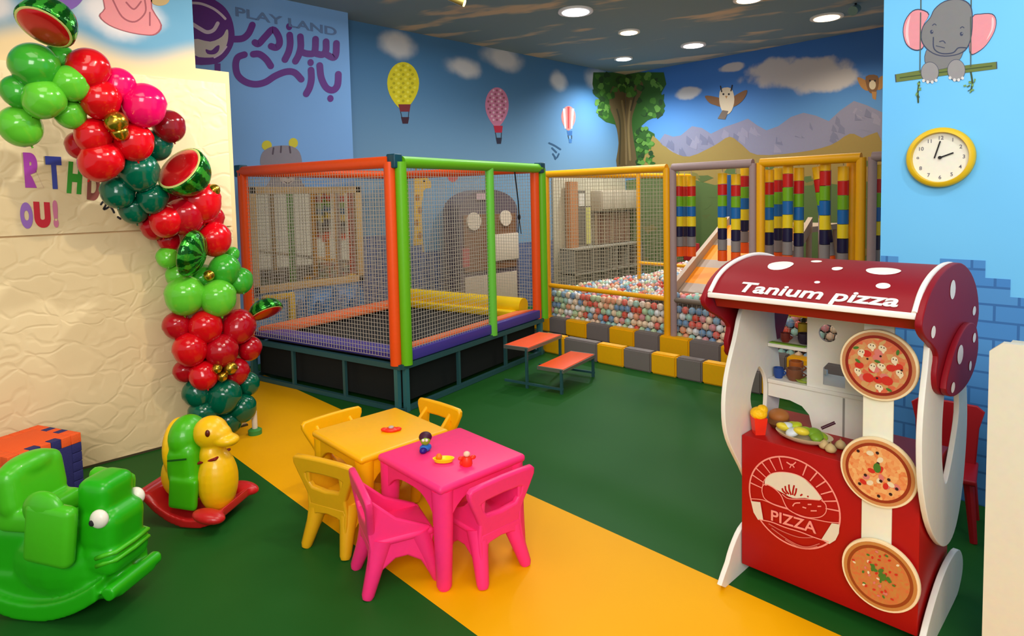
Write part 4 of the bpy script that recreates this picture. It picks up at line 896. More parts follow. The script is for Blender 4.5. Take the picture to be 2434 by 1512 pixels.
# the far side board sits a little further forward
out = smooth_loop([(2.46, 1.14, 0), (2.37, 1.0, 0), (2.30, .86, 0), (2.281, .73, 0), (2.31, .61, 0), (2.42, .46, 0), (2.5, .36, 0), (2.60, .34, 0), (2.70, .42, 0), (2.76, .56, 0), (2.80, .72, 0), (2.78, .86, 0), (2.74, 1.0, 0), (2.70, 1.14, 0)], 4)
hole = smooth_loop([(2.60, .84, 0), (2.565, .84, 0), (2.51, .76, 0), (2.51, .70, 0), (2.56, .63, 0), (2.63, .60, 0), (2.655, .68, 0), (2.65, .78, 0)], 4)
me = plate([[(p.x, p.y) for p in out], [(p.x, p.y) for p in hole]], .018, .003); b = B(); b.add(me, Matrix.Translation((0, YA+.012, 0)) @ Matrix.Rotation(R(90), 4, 'X')); b.build('side_board', wht, ps, 40, world=True)
for y in (YB-.016, YA+.012):   # feet
    k = -1 if y < .8 else 1
    if k < 0: o_ = [(2.335, -.0, 0), (2.40, .08, 0), (2.50, .14, 0), (2.62, .185, 0), (2.75, .20, 0), (2.87, .185, 0), (2.94, .13, 0), (2.95, .07, 0), (2.90, .02, 0), (2.80, 0, 0)]
    else: o_ = [(2.29, 0, 0), (2.32, .09, 0), (2.38, .16, 0), (2.46, .20, 0), (2.60, .20, 0), (2.78, .16, 0), (2.86, .08, 0), (2.84, 0, 0)]
    me = plate([[(p.x, p.y) for p in smooth_loop(o_, 3)]], .02, .003)
    for v in me.vertices: v.co.y = max(v.co.y, 0.0)
    b = B(); b.add(me, Matrix.Translation((0, y-.004*(1 if k < 0 else -1), 0)) @ Matrix.Rotation(R(90), 4, 'X')); b.build('foot', wht, ps, 40, world=True)
# canopy
prof = [(2.24, 1.205), (2.262, 1.225), (2.30, 1.256), (2.36, 1.285), (2.45, 1.308), (2.58, 1.322), (2.70, 1.316), (2.82, 1.292), (2.93, 1.245), (3.0, 1.18), (3.03, 1.12)]
def arc_at(s_):   # point and normal at arc length s_
    for i in range(len(prof)-1):
        a, c = Vector(prof[i]), Vector(prof[i+1]); L = (c-a).length
        if s_ <= L or i == len(prof)-2: q = a.lerp(c, s_/L); d = (c-a).normalized(); return q, Vector((-d.y, d.x))
        s_ -= L
YR0, YR1 = .545, 1.235
b = B(); pr_ = smooth_loop([(a, c, 0) for a, c in prof], 3, False)
for i in range(len(pr_)-1):
    p, q = pr_[i], pr_[i+1]; b.poly([(p.x, YR1, p.y), (q.x, YR1, q.y), (q.x, YR0, q.y), (p.x, YR0, p.y)]); b.poly([(p.x, YR0, p.y-.012), (q.x, YR0, q.y-.012), (q.x, YR1, q.y-.012), (p.x, YR1, p.y-.012)])
bmesh.ops.remove_doubles(b.bm, verts=b.bm.verts, dist=.0001); b.build('canopy', dred, ps, 60, world=True)
b = B(); b.prism([(2.255, YR1, 1.205), (2.285, YR1, 1.148), (2.298, YR1, 1.15), (2.27, YR1, 1.207)], (0, YR0-YR1, 0)); b.build('fascia', mat('fascia_red', (140, 10, 20), .4), ps, world=True)
b = B(); b.span((2.232, YR0-.012, 1.188), (2.262, YR1+.012, 1.208), .004)
for y in (YR0-.006, YR1+.004): b.tube([(p.x-.002, y, p.y+.004) for p in pr_[:22]], .009, 8)
b.build('edge_trim', pcream, ps, 60, label='white piping on the canopy edges', world=True)
capo = smooth_loop([(2.235, 1.21, 0), (2.30, 1.262, 0), (2.42, 1.306, 0), (2.58, 1.328, 0), (2.74, 1.322, 0), (2.90, 1.272, 0), (3.02, 1.19, 0), (3.065, 1.09, 0), (3.02, 1.03, 0), (2.96, .96, 0), (2.90, .905, 0), (2.78, .873, 0), (2.62, .868, 0), (2.50, .89, 0), (2.42, .93, 0), (2.40, .985, 0), (2.42, 1.04, 0), (2.36, 1.085, 0), (2.26, 1.13, 0), (2.215, 1.17, 0)], 3)
lobe = smooth_loop([(2.44, .93, 0), (2.52, .885, 0), (2.64, .868, 0), (2.78, .873, 0), (2.89, .905, 0), (2.95, .97, 0), (2.93, 1.04, 0), (2.86, 1.085, 0), (2.74, 1.095, 0), (2.60, 1.06, 0), (2.50, 1.0, 0)], 3)
for y, sg in ((YR0-.022, -1), (YR1+.022, 1)):
    me = plate([[(p.x, p.y) for p in capo]], .022, .004); b = B(); b.add(me, Matrix.Translation((0, y, 0)) @ Matrix.Rotation(R(90), 4, 'X')); q_ = b.build('mushroom_side', dred, ps, 40, world=True)
    me = plate([[(p.x, p.y) for p in lobe]], .02, .004); b = B(); b.add(me, Matrix.Translation((0, y+sg*.021, 0)) @ Matrix.Rotation(R(90), 4, 'X')); b.build('mushroom_lobe', dred, ps, 40, world=True)
    for cx_, cz_, rx_, rz_, dd in ((2.60, 1.242, .040, .034, 0), (2.345, 1.135, .028, .02, 0), (2.965, 1.115, .03, .018, 0), (2.63, 1.01, .045, .034, 1), (2.86, 1.03, .028, .018, 1), (2.53, .915, .028, .018, 1), (2.80, .935, .022, .018, 1)):
        b = B(); b.poly([(a, y+sg*(.0125+dd*.0205), c) for a, c in ell(cx_, cz_, rx_, rz_, 16)]); b.build('side_dot', pcream, ps, world=True, label='white dot on the mushroom side')
# dots and lettering follow the curve of the canopy
for yy, s_, ry, rs in ((1.05, .235, .045, .06), (.84, .235, .018, .022), (.69, .245, .055, .045), (.865, .105, .010, .008), (.655, .115, .022, .018), (.95, .33, .02, .02)):
    b = B(); rings = []
    for k in (0, .34, .67, 1):
        pts = []
        for a, c in ell(0, 0, max(k, .001), max(k, .001), 20):
            q, n_ = arc_at(s_+c*rs); pts.append(b.bm.verts.new((q.x+n_.x*.0025, yy+a*ry, q.y+n_.y*.0025)))
        rings.append(pts)
    for i in range(3):
        for k in range(20): b.bm.faces.new((rings[i][k], rings[i][(k+1) % 20], rings[i+1][(k+1) % 20], rings[i+1][k]))
    b.bm.faces.new(rings[0])
    b.build('canopy_dot', pcream, ps, world=True, label='white spot on the red canopy')
me = text_mesh('Tanium pizza', .020, .0015, .18)
xs = [v.co.x for v in me.vertices]; a0, a1 = min(xs), max(xs); hh = .050/.72
bt_ = bmesh.new(); bt_.from_mesh(me); bmesh.ops.subdivide_edges(bt_, edges=[e for e in bt_.edges if e.calc_length() > .3], cuts=2); bt_.to_mesh(me); bt_.free()
for v in me.vertices:
    q, n_ = arc_at(max(0, .020+v.co.y*hh)); v.co = Vector((q.x+n_.x*(.003+v.co.z), 1.128+(.590-1.128)*(v.co.x-a0)/(a1-a0), q.y+n_.y*(.003+v.co.z)))
me.transform(Matrix.Translation(-Vector(ps.location))); newobj('canopy_lettering', me, ps, [pcream], label='white Tanium pizza lettering')
# white board in front that carries the pizzas
b = B(); b.span((X0-.010, .638, .17), (X0-.001, .735, 1.19), .002); b.build('front_board', mat('board_white', (240, 238, 216), .45), ps, world=True)
def pizza(cy, cz, r, kind):
    t = bpy.data.objects.new('pizza_disc', None); col.objects.link(t); t.parent = ps; t.location = Vector((X0-.022, cy, cz))-Vector(ps.location)
    M = Matrix.Rotation(R(-90), 4, 'Y')
    b = B(); b.lathe([(r*.985, -.008), (r, -.004), (r, .004), (r*.985, .008)], n=48, M=M)
    d = b.mesh('pizza_disc', smooth=40)
    o = newobj('pizza_disc', d, ps, [mat('disc_cream', (244, 222, 178), .5)]); o.location = t.location; bpy.data.objects.remove(t); t = o
    b = B(); b.lathe([(r*.93, .0), (r*.93, .0095)], n=48, M=M); b.build('crust', mat('pizza_crust_%d' % kind, ((196, 132, 84), (206, 138, 78), (196, 130, 62))[kind], .55), t)
    b = B(); b.lathe([(r*.84, .0), (r*.84, .0105)], n=48, M=M); b.build('sauce_ring', mat('sauce_%d' % kind, ((140, 30, 14), (150, 50, 18), (150, 66, 22))[kind], .5), t)
    s = N('pizza_print_%d' % kind, .5); vo = s.n('ShaderNodeTexVoronoi'); s.link(s.P, vo.inputs['Vector']); vo.inputs['Scale'].default_value = (60, 80, 120)[kind]
    base = (((214, 96, 60), (200, 160, 96)), ((222, 120, 60), (232, 176, 108)), ((206, 104, 56), (190, 130, 60)))[kind]
    sp = s.n('ShaderNodeSeparateColor'); s.link(vo.outputs['Color'], sp.inputs[0]); s.color(s.mix(sp.outputs[0], *base))
    b = B(); b.lathe([(r*.76, .0), (r*.76, .0112)], n=48, M=M); b.build('topping_print', s.m, t)
    b = B(); rnd = random.Random(kind+3); mats_ = [mat('olive_black', (50, 20, 20), .5), mat('basil_green', (70, 120, 40), .5), mat('mushroom_cream', (232, 214, 176), .5), mat('tomato_red', (206, 44, 30), .5), mat('ham_pink', (216, 120, 110), .5)]
    L = [0]
    def blob(a, c, ra, rc, mi, rot=0):
        b.mi = mi; L[0] += 1; b.poly([(-.0115-.00004*L[0], -u_, w_) for u_, w_ in ell(a*r, c*r, ra*r, rc*r, 10, rot)])
    if kind == 0:
        for k in range(12): a = rnd.uniform(0, 6.28); q = rnd.uniform(.1, .6); blob(q*math.cos(a), q*math.sin(a), .12, .10, 3 if k % 2 else 4)
        for a, c in ((-.42, .3), (-.15, .52), (.12, .5), (.42, .22), (.55, -.12), (.05, -.6), (-.5, -.25), (.1, 0), (-.12, -.05)): blob(a, c, .11, .085, 2, rnd.uniform(0, 180)); blob(a+.02, c-.07, .04, .07, 2); blob(a-.03, c+.03, .015, .02, 0); blob(a+.04, c+.02, .015, .02, 0)
        for a, c in ((.25, -.38), (-.22, -.38)): blob(a, c, .15, .13, 3)
        for a, c in ((-.5, .05), (.5, .45), (0, .12), (.3, -.62), (-.55, .42)): blob(a, c, .08, .04, 1, rnd.uniform(0, 180))
        for a, c in ((-.25, .15), (.08, .28), (.0, -.35), (.6, -.02)): blob(a, c, .03, .03, 0)
    if kind == 1:
        for k in range(16): a = rnd.uniform(0, 6.28); q = rnd.uniform(.1, .66); blob(q*math.cos(a), q*math.sin(a), .1, .07, 2 if k % 3 == 0 else 3 if k % 3 == 1 else 4, rnd.uniform(0, 180))
        for a, c in ((-.5, .5), (0, .58), (.02, .28), (-.3, -.15), (.1, -.2), (.3, -.1), (.5, -.3), (.35, -.5), (-.45, -.45), (.05, -.65)): blob(a, c, .045, .045, 0)
        blob(0, .15, .10, .14, 1)
    if kind == 2:
        for k in range(50): a = rnd.uniform(0, 6.28); q = rnd.uniform(.05, .7); blob(q*math.cos(a), q*math.sin(a), .045, .03, rnd.choice((2, 3, 4, 3, 1)), rnd.uniform(0, 180))
        for k in range(9): blob(rnd.uniform(-.2, .25), rnd.uniform(-.05, .22), .09, .05, 1, rnd.uniform(0, 180))
    b.build('topping_pieces', mats_, t, None)
pizza(.683, .987, .125, 0); pizza(.679, .606, .124, 1); pizza(.668, .236, .126, 2)
# round PIZZA badge printed on the counter
m = Mural('x', X0, -1); bl = mat('badge_line', (244, 150, 136), .5); bc_ = mat('badge_cream', (226, 214, 190), .5)
def cb(pts): return [(1760+a/5.6, 1060+c/5.6) for a, c in pts]
cyb, czb, rb = .985, .386, .178
def ring(r0, r1, a0=0, a1=360, mm=bl, n=64):
    m.use(mm); m.layer += 1; o_ = X0-.002-.00006*m.layer; k = max(4, int(n*(a1-a0)/360))
    for i in range(k):
        p, q = R(a0+(a1-a0)*i/k), R(a0+(a1-a0)*(i+1)/k)
        m.b.poly([(o_, cyb-r0*math.cos(p), czb+r0*math.sin(p)), (o_, cyb-r1*math.cos(p), czb+r1*math.sin(p)), (o_, cyb-r1*math.cos(q), czb+r1*math.sin(q)), (o_, cyb-r0*math.cos(q), czb+r0*math.sin(q))])
ring(rb-.006, rb)
for a in (8, 20, 32, 45, 58, 72, 108, 122, 135, 148, 160, 172): ring(rb*.70, rb-.004, a-.9, a+.9)
m.poly(bc_, cb([(330, 520), (340, 430), (420, 370), (560, 345), (700, 365), (820, 410), (930, 510), (1020, 600), (1090, 700), (1000, 720), (860, 690), (700, 690), (560, 620), (450, 560), (380, 520)]), 3)
m.stroke(bl, cb([(300, 520), (330, 440), (420, 365), (560, 345), (720, 370), (850, 430), (960, 530), (1050, 640), (1110, 740)]), 1.6, 4, False)
m.stroke(bl, cb([(290, 600), (300, 530), (350, 510), (450, 560), (540, 650), (590, 760), (640, 840), (740, 900), (900, 950), (1060, 945), (1140, 880), (1140, 780), (1080, 720)]), 2.2, 4, False)
m.stroke(bl, cb([(290, 600), (320, 690), (400, 750), (500, 790), (640, 830)]), 2.0, 4, False); m.stroke(bl, cb([(560, 640), (650, 700), (860, 705), (1060, 720)]), 2.0, 4, False)
for q in (((560, 560), (575, 600), (620, 640)), ((600, 530), (610, 590), (650, 640)), ((650, 510), (655, 580), (680, 650)), ((720, 520), (705, 590), (700, 650)), ((750, 560), (740, 620), (720, 660)), ((800, 660), (830, 640)), ((900, 680), (905, 660))): m.stroke(red, cb(q), 4, 3, False)
for q in (((700, 800), (730, 760), (800, 755)), ((830, 810), (880, 825)), ((900, 775), (950, 775)), ((1030, 800), (1080, 800)), ((940, 860), (1020, 860))): m.stroke(bl, cb(q), 3, 3, False)
m.stroke(bl, cb([(140, 700), (300, 715), (480, 790), (640, 840)]), 2, 4, False); m.stroke(bl, cb([(640, 840), (800, 930), (1000, 975), (1180, 1010), (1320, 1020)]), 2, 4, False)
m.poly(bc_, cb([(145, 730), (270, 745), (310, 985), (240, 980), (180, 880)])); m.poly(bc_, cb([(1220, 1025), (1325, 1040), (1315, 1160), (1270, 1250), (1190, 1300), (1080, 1245)]))
m.stroke(bl, cb([(250, 975), (420, 1010), (600, 1080), (800, 1140), (980, 1210), (1180, 1275)]), 2.4, 4, False)
for st in ([(380, 1030), (560, 1130), (780, 1210), (980, 1215)], [(420, 1090), (600, 1220), (760, 1310), (900, 1340), (1060, 1295)], [(600, 1240), (760, 1330), (900, 1355), (1030, 1330)]): m.stroke(mat('badge_dim', (206, 104, 92), .5), cb(st), 2.2, 4, False)
m.stroke(bl, cb([(625, 215), (690, 250), (740, 215)]), 3, 3); m.stroke(bl, cb([(690, 240), (665, 285)]), 2.5, 0); m.stroke(bl, cb([(690, 240), (720, 280)]), 2.5, 0)
me = m.b.mesh('pizza_badge', normals=False); me.transform(Matrix.Translation(-Vector(ps.location))); bo = newobj('pizza_badge', me, ps, m.ms, label='round cream and pink line badge on the red counter')
tx = text_on('PIZZA', 'x', X0, cb([(415, 985)])[0], cb([(1015, 1165)])[0], .043, bl, 'badge_lettering', None, .012, 0, .0045)
tx.data.transform(Matrix.Translation(-Vector(ps.location))); tx.parent = ps
# shelves and back panels
def wb_(name, a, c, bev=.002, m_=wht): b = B(); b.span(a, c, bev); return b.build(name, m_, ps, world=True)
wb_('shelf', (2.655, 1.03, .925), (2.86, YA, .94)); wb_('shelf', (2.655, .80, .765), (2.90, YA, .782)); wb_('shelf_support', (2.88, 1.03, .78), (2.90, YA, .80))
arch = [(1.085, .52), (1.085, .60), (1.10, .645), (1.14, .665), (1.19, .668), (1.19, .52)]
def yz_plate(loops, x, th, name, m_=wht):
    me = plate([[(-a, c) for a, c in lp] for lp in loops], th, 0); b = B(); b.add(me, Matrix.Translation((x, 0, 0)) @ Matrix.Rotation(R(-90), 4, 'Z') @ Matrix.Rotation(R(90), 4, 'X')); return b.build(name, m_, ps, 40, world=True)
yz_plate([[(YA, .706), (1.10, .704), (1.05, .690), (1.02, .660), (1.005, .60), (.80, .60), (.80, .765), (YA, .765)][::-1]], 2.67, .014, 'back_panel')
b = B(); b.span((2.662, .88, .60), (2.674, .888, .76)); b.build('panel_seam', mat('seam_grey', (150, 146, 138), .6), ps, world=True)
hole1 = ell(.948, 1.015, .036, .036, 20); hole2 = [(.965, .80), (.965, .87), (.945, .895), (.90, .895), (.88, .87), (.88, .80)]
yz_plate([[(1.03, .782), (1.03, 1.15), (.80, 1.15), (.80, .782)], hole1, hole2], 2.67, .014, 'shelf_front_panel')
# what lies on the stand
def item(name, label, cat, loc, rz=0, grp=None): return thing(name, label, cat, loc, rz, grp)
t = item('toy_fries_box', 'red box with bright yellow toy fries on the left corner of the red counter', 'toy food', (2.475, 1.150, .60))
b = B(); b.lathe([(.028, 0), (.038, .07)], n=4); b.build('box', mat('toy_red', (0, 0, 0)), t); b = B(); b.sph((0, 0, .085), (.034, .034, .026)); b.sph((.01, -.01, .10), (.024, .022, .02)); b.build('fries', mat('fries_yellow', (255, 196, 10), .5, bump=.5, bscale=90), t, 180)
t = item('toy_tray', 'cream tray heaped with green and yellow toy vegetables on the red counter', 'toy food', (2.52, .985, .60))
b = B(); b.lathe([(.05, 0), (.088, .018), (.096, .03), (.09, .03), (.05, .012)], n=28, M=Matrix.Diagonal((.75, 1.15, 1, 1))); b.build('tray', mat('tray_cream', (220, 200, 160), .4), t, 50)
rnd = random.Random(5)
for i in range(11):
    c = ((190, 204, 30), (232, 214, 60), (120, 160, 40), (216, 226, 232), (150, 180, 30))[i % 5]
    b = B(); b.sph((rnd.uniform(-.04, .04), rnd.uniform(-.08, .08), .032+rnd.uniform(0, .02)), (.026, .030, .016), (rnd.uniform(-.4, .4), rnd.uniform(-.4, .4), rnd.uniform(0, 3))); b.build('vegetable', mat('veg_%d' % (i % 5), c, .4), t, 180)
b = B(); b.cyl((.02, -.06, .06), (.05, -.10, .085), .006); b.build('spoon_handle', mat('dark_handle', (70, 24, 40), .4), t)
for i, (x, y, lab) in enumerate(((2.47, .865, 'cream garlic like toy bulb at the right of the tray'), (2.49, .895, 'second small beige toy bulb touching the tray'), (2.53, .85, 'beige toy bulb behind the other two bulbs'))):
    t = item('toy_bulb', lab, 'toy food', (x, y, .60)); b = B(); b.lathe([(.004, 0), (.018, .006), (.022, .016), (.014, .028), (.004, .036)], n=14); b.build('bulb', mat('bulb_cream', (206, 176, 120), .5), t, 80)
    b = B(); b.cyl((0, 0, .033), (0, 0, .042), .003); b.build('stalk', mat('stalk_tan', (160, 130, 80), .5), t)
t = item('toy_bread_basket', 'brown round toy loaf behind the fries box', 'toy food', (2.60, 1.12, .60)); b = B(); b.lathe([(.03, 0), (.045, .02), (.04, .04)]); b.build('basket', mat('basket_brown', (120, 80, 40), .6), t, 50); b = B(); b.sph((0, 0, .05), (.042, .042, .028)); b.build('loaf', mat('loaf_brown', (178, 110, 50), .6), t, 180)
SH = [(2.70, 1.165, .782, 'toy_cup', 'blue toy cup on the lower shelf of the pizza stand', (36, 70, 140), .022, .045), (2.71, 1.10, .782, 'toy_pot', 'brown toy pot on the lower shelf of the pizza stand', (120, 72, 48), .034, .05), (2.80, 1.13, .782, 'toy_pot', 'orange brown toy pot at the back of the lower shelf', (190, 100, 40), .03, .06),
      (2.72, 1.145, .94, 'toy_cup', 'small dark red toy cup on the upper shelf of the pizza stand', (130, 50, 40), .020, .04), (2.74, 1.07, .94, 'toy_pot', 'dark plum toy pot on the upper shelf of the pizza stand', (60, 44, 60), .028, .045), (2.80, 1.10, .94, 'toy_cup', 'yellow toy cup at the back of the upper shelf', (226, 190, 50), .022, .075)]
for x, y, z, nm, lab, c, r_, h_ in SH:
    t = item(nm, lab, 'toy dish', (x, y, z)); b = B(); b.lathe([(r_*.7, 0), (r_, h_*.4), (r_, h_), (r_*.85, h_), (r_*.8, h_*.3)], n=18); b.build('bowl', mat('c_'+str(c), c, .4), t, 50)
    b = B(); b.tube([(0, -r_*.9, h_*.75), (0, -r_*1.5, h_*.6), (0, -r_*.9, h_*.3)], .004, 6); b.build('handle', mat('c_'+str(c), c), t)
t = item('toy_plate', 'lime green toy plate on the lower shelf of the pizza stand', 'toy dish', (2.70, 1.055, .782)); b = B(); b.lathe([(.012, 0), (.030, .006), (.036, .014), (.03, .012), (.01, .006)]); b.build('dish', mat('lime_plate', (176, 200, 60), .4), t, 50)
t = item('shelf_mat', 'green mat lying on the upper shelf of the pizza stand', 'mat', (2.70, 1.12, .94)); b = B(); b.span((2.66, 1.04, .9405), (2.69, 1.19, .944)); b.build('mat_sheet', mat('lime_mat', (140, 190, 60), .6), t, world=True)

# ================================================================ OTHER THINGS
t = thing('wall_clock', 'round wall clock with a thick yellow rim on the light blue wall', 'clock', (XC-.001, .805, 1.748))
M = Matrix.Rotation(R(-90), 4, 'Y')
b = B(); b.lathe([(.140, 0), (.150, .01), (.150, .03), (.142, .042), (.126, .046), (.122, .03), (.122, .012)], n=48, M=M); b.build('rim', mat('clock_yellow', (232, 192, 30), .4), t, 60)
b = B(); b.lathe([(.124, .002), (.124, .018)], n=48, M=M); b.build('dial', mat('clock_white', (240, 238, 222), .5), t, 40)
b = B()
for h_ in range(1, 13):
    me = text_mesh(str(h_), .01, .0005); xs = [v.co.x for v in me.vertices]; w_ = max(xs); sc_ = .026; a = R(90-30*h_)
    Mx = Matrix.Translation((-.0195, -.099*math.cos(a), .099*math.sin(a))) @ Matrix.Rotation(R(-90), 4, 'Z') @ Matrix.Rotation(R(90), 4, 'X') @ Matrix.Scale(sc_, 4) @ Matrix.Translation((-w_/2, -.35, 0))
    b.add(me, Mx)
b.build('numerals', mat('numeral_grey', (104, 100, 116), .5), t, None)
hb = mat('hand_black', (30, 28, 30), .4)
b = B(); b.box((-.022, -.030*math.cos(R(20)), .030*math.sin(R(20))), (.003, .06, .007), (R(-20), 0, 0)); b.build('hour_hand', hb, t)
b = B(); b.box((-.025, .012, .04), (.003, .006, .088), (R(16), 0, 0)); b.build('minute_hand', hb, t)
b = B(); b.cyl((-.018, 0, 0), (-.029, 0, 0), .008); b.build('hand_pin', hb, t)
# red chair behind the pizza stand
t = thing('red_chair', 'dark red plastic chair by the brick painted wall behind the pizza stand', 'chair', (3.46, .70, 0), R(8))
rc2 = mat('red_chair_plastic', (170, 16, 28), .4)
b = B(); b.box((0, 0, .27), (.26, .26, .025), bev=.008); b.build('seat', rc2, t, 50)
me = plate([[(-.12, 0), (-.13, .18), (-.15, .26), (-.12, .285), (0, .29), (.12, .285), (.15, .26), (.13, .18), (.12, 0)]], .02, .006); b = B(); b.add(me, Matrix.Translation((.10, 0, .27)) @ Matrix.Rotation(R(8), 4, 'Y') @ Matrix.Rotation(R(90), 4, 'Z') @ Matrix.Rotation(R(90), 4, 'X')); b.build('backrest', rc2, t, 40)
for a in (-1, 1):
    for c in (-1, 1): b = B(); b.tube([(a*.09, c*.10, .26), (a*.13, c*.125, 0)], [.022, .015], 10); b.build('leg', rc2, t)
# cream cabinet end at the right edge
t = thing('cream_counter', 'tall cream counter end panel at the right edge beside the pizza stand', 'counter', (2.45, -.1, 0))
cw = mat('counter_cream', (226, 218, 196), .45)
b = B(); b.prism([(2.40, .372, 0), (2.40, .372, 1.085), (2.40, .34, 1.115), (2.40, -.6, 1.13), (2.40, -.6, 0)], (.03, 0, 0)); b.build('front_panel', cw, t, world=True)
b = B(); b.span((2.43, -.6, 0), (2.75, .36, 1.06)); b.build('counter_body', mat('counter_shade', (226, 214, 186), .5), t, world=True)
# foam puzzle cube in front of the cream wall
t = thing('foam_puzzle_cube', 'cube of orange and dark blue interlocking foam tiles by the cream wall', 'foam cube', (.40, 4.22, 0), R(24)); cs = .36
fo = mat('foam_orange', (244, 94, 36), .75, bump=.2, bscale=160); fb = mat('foam_navy', (44, 44, 104), .75, bump=.2, bscale=160); fr_ = mat('foam_red', (150, 24, 44), .75, bump=.2, bscale=160)
ee = .052; hh_ = cs/2
faces_ = {('z', 1): B(), ('z', -1): B(), ('y', -1): B(), ('y', 1): B(), ('x', -1): B(), ('x', 1): B()}
AX = {'x': 0, 'y': 1, 'z': 2}
for (ax, sg), bb in faces_.items():
    c = [0, 0, hh_]; c[AX[ax]] += sg*(hh_-ee/2); d = [cs-2*ee]*3; d[AX[ax]] = ee; bb.box(c, d, bev=.003)
keys = list(faces_)
for i in range(6):
    for j in range(i+1, 6):
        A_, C2 = keys[i], keys[j]
        if A_[0] == C2[0]: continue
        run = ({'x', 'y', 'z'}-{A_[0], C2[0]}).pop(); seg = (cs-2*ee)/5
        for k in range(5):   # teeth of the two tiles alternate along every edge
            c = [0, 0, hh_]; d = [ee]*3; c[AX[A_[0]]] += A_[1]*(hh_-ee/2); c[AX[C2[0]]] += C2[1]*(hh_-ee/2); c[AX[run]] += -(hh_-ee)+seg*(k+.5); d[AX[run]] = seg-.002
            faces_[A_ if k % 2 == 0 else C2].box(c, d, bev=.003)
for sx in (-1, 1):
    for sy in (-1, 1):
        for sz in (-1, 1): faces_[('z', sz)].box((sx*(hh_-ee/2), sy*(hh_-ee/2), hh_+sz*(hh_-ee/2)), (ee, ee, ee), bev=.003)
for k_, m_ in ((('z', 1), fo), (('z', -1), fo), (('y', -1), fb), (('y', 1), fo), (('x', -1), fo), (('x', 1), fb)): faces_[k_].build('foam_tile', m_, t, 30)

# rockers
gA = mat('rocker_green', (34, 170, 12), .35, coat=.2); gB = mat('rocker_light_green', (72, 186, 24), .35, coat=.2); yA = mat('duck_yellow', (246, 190, 10), .35, coat=.2); rA = mat('rocker_red', (196, 26, 30), .35, coat=.2); gD = mat('saddle_green', (70, 176, 12), .35, coat=.2)
def rocker_prof(x0, x1, zr, th, k):   # curved runner seen from the side
    n = 14; lo = [(x0+(x1-x0)*i/n, k*((x0+(x1-x0)*i/n))**2) for i in range(n+1)]
    return lo+[(x, z+th) for x, z in lo[::-1]]
t = thing('duck_rocker', 'yellow duck rocker with a green seat and red base near the balloon arch', 'rocking toy', (1.02, 3.385, 0), R(-52))
b = B(); b.prism([(x, -.12, z) for x, z in rocker_prof(-.27, .17, 0, .045, 2.1)], (0, .24, 0)); b.sph((.12, -.145, .085), (.085, .05, .032), (0, .15, 0)); b.sph((.12, .155, .085), (.085, .05, .032), (0, .15, 0)); b.box((-.22, 0, .13), (.08, .22, .04), (0, .8, 0), .012)
fuse(b, rA, 'rocker_base', t, .008, 4)
b = B(); b.sph((.080, 0, .20), (.095, .100, .165)); b.sph((.06, 0, .33), (.062, .07, .08)); b.sph((.055, 0, .445), (.085, .080, .082)); b.sph((-.10, 0, .22), (.12, .085, .13)); b.sph((-.125, 0, .36), (.055, .105, .155)); b.sph((.135, 0, .408), (.068, .056, .032)); b.sph((.09, 0, .44), (.07, .06, .05))
fuse(b, yA, 'duck_body', t, .007, 4)
b = B(); b.sph((.135, 0, .402), (.060, .047, .012)); b.build('beak', mat('beak_orange', (214, 122, 40), .4), t, 180, 'orange brown beak line')
b = B(); b.sph((-.070, 0, .415), (.088, .11, .115)); b.box((-.060, 0, .30), (.165, .215, .22), (0, -.04, 0), .05); b.box((-.040, -.10, .17), (.15, .035, .16), (0, .1, 0), .016); b.box((-.040, .10, .17), (.15, .035, .16), (0, .1, 0), .016); b.sph((-.03, 0, .20), (.09, .115, .09))
fuse(b, gD, 'seat', t, .007, 5, 'green seat shell')
b = B(); b.box((.045, 0, .315), (.15, .135, .014), (0, -.25, 0), .006); b.build('collar', mat('duck_collar', (130, 20, 24), .4), t, 60)
for c in (-1, 1): b = B(); b.sph((.085, c*.070, .465), (.012, .010, .018)); b.build('eye', mat('duck_eye', (96, 30, 10), .3), t, 180)
b = B(); b.box((-.055, -.114, .345), (.10, .006, .007), (0, -.12, 0)); b.build('seat_groove', mat('groove_dark', (20, 80, 8), .6), t)

t = thing('animal_rocker', 'green animal rocker with big white eyes at the lower left', 'rocking toy', (.37, 3.11, 0), R(-53))
b = B(); b.prism([(x, -.14, z) for x, z in rocker_prof(-.36, .30, 0, .07, 1.15)], (0, .28, 0)); b.box((.245, 0, .42), (.14, .17, .24), (0, .06, 0), .04); b.box((.265, 0, .34), (.17, .20, .18), (0, .10, 0), .05); b.box((.275, 0, .235), (.16, .21, .12), (0, .12, 0), .04); b.sph((.08, 0, .20), (.25, .14, .18)); b.box((.0, 0, .12), (.5, .22, .12), None, .03); b.cyl((.345, -.13, .13), (.345, .13, .13), .028); b.box((.30, 0, .11), (.14, .20, .05), (0, -.2, 0), .015); b.box((-.15, 0, .24), (.3, .2, .24), None, .05)
fuse(b, gA, 'rocker_body', t, .008, 5)
for c in (-1, 1):
    b = B(); b.box((.135, c*.145, .365), (.20, .060, .24), (0, .14, 0), .028)
    if c < 0: b.sph((.112, c*.145, .455), (.088, .030, .075))
    b.build('ear', gB, t, 60, label='lighter green flap')
b = B(); b.box((-.09, 0, .49), (.10, .27, .20), (0, -.15, 0), .045); b.sph((-.10, 0, .56), (.06, .12, .05)); b.box((-.05, 0, .38), (.18, .25, .09), None, .03); fuse(b, gB, 'seat_back', t, .008, 4)
for z_ in (.262, .232):
    b = B(); b.tube([(.28, -.102, z_-.010), (.315, -.102, z_+.004), (.350, -.085, z_+.01), (.358, 0, z_+.012), (.350, .085, z_+.01), (.315, .102, z_+.004), (.28, .102, z_-.010)], .009, 8); b.build('lip', gB, t, 180)
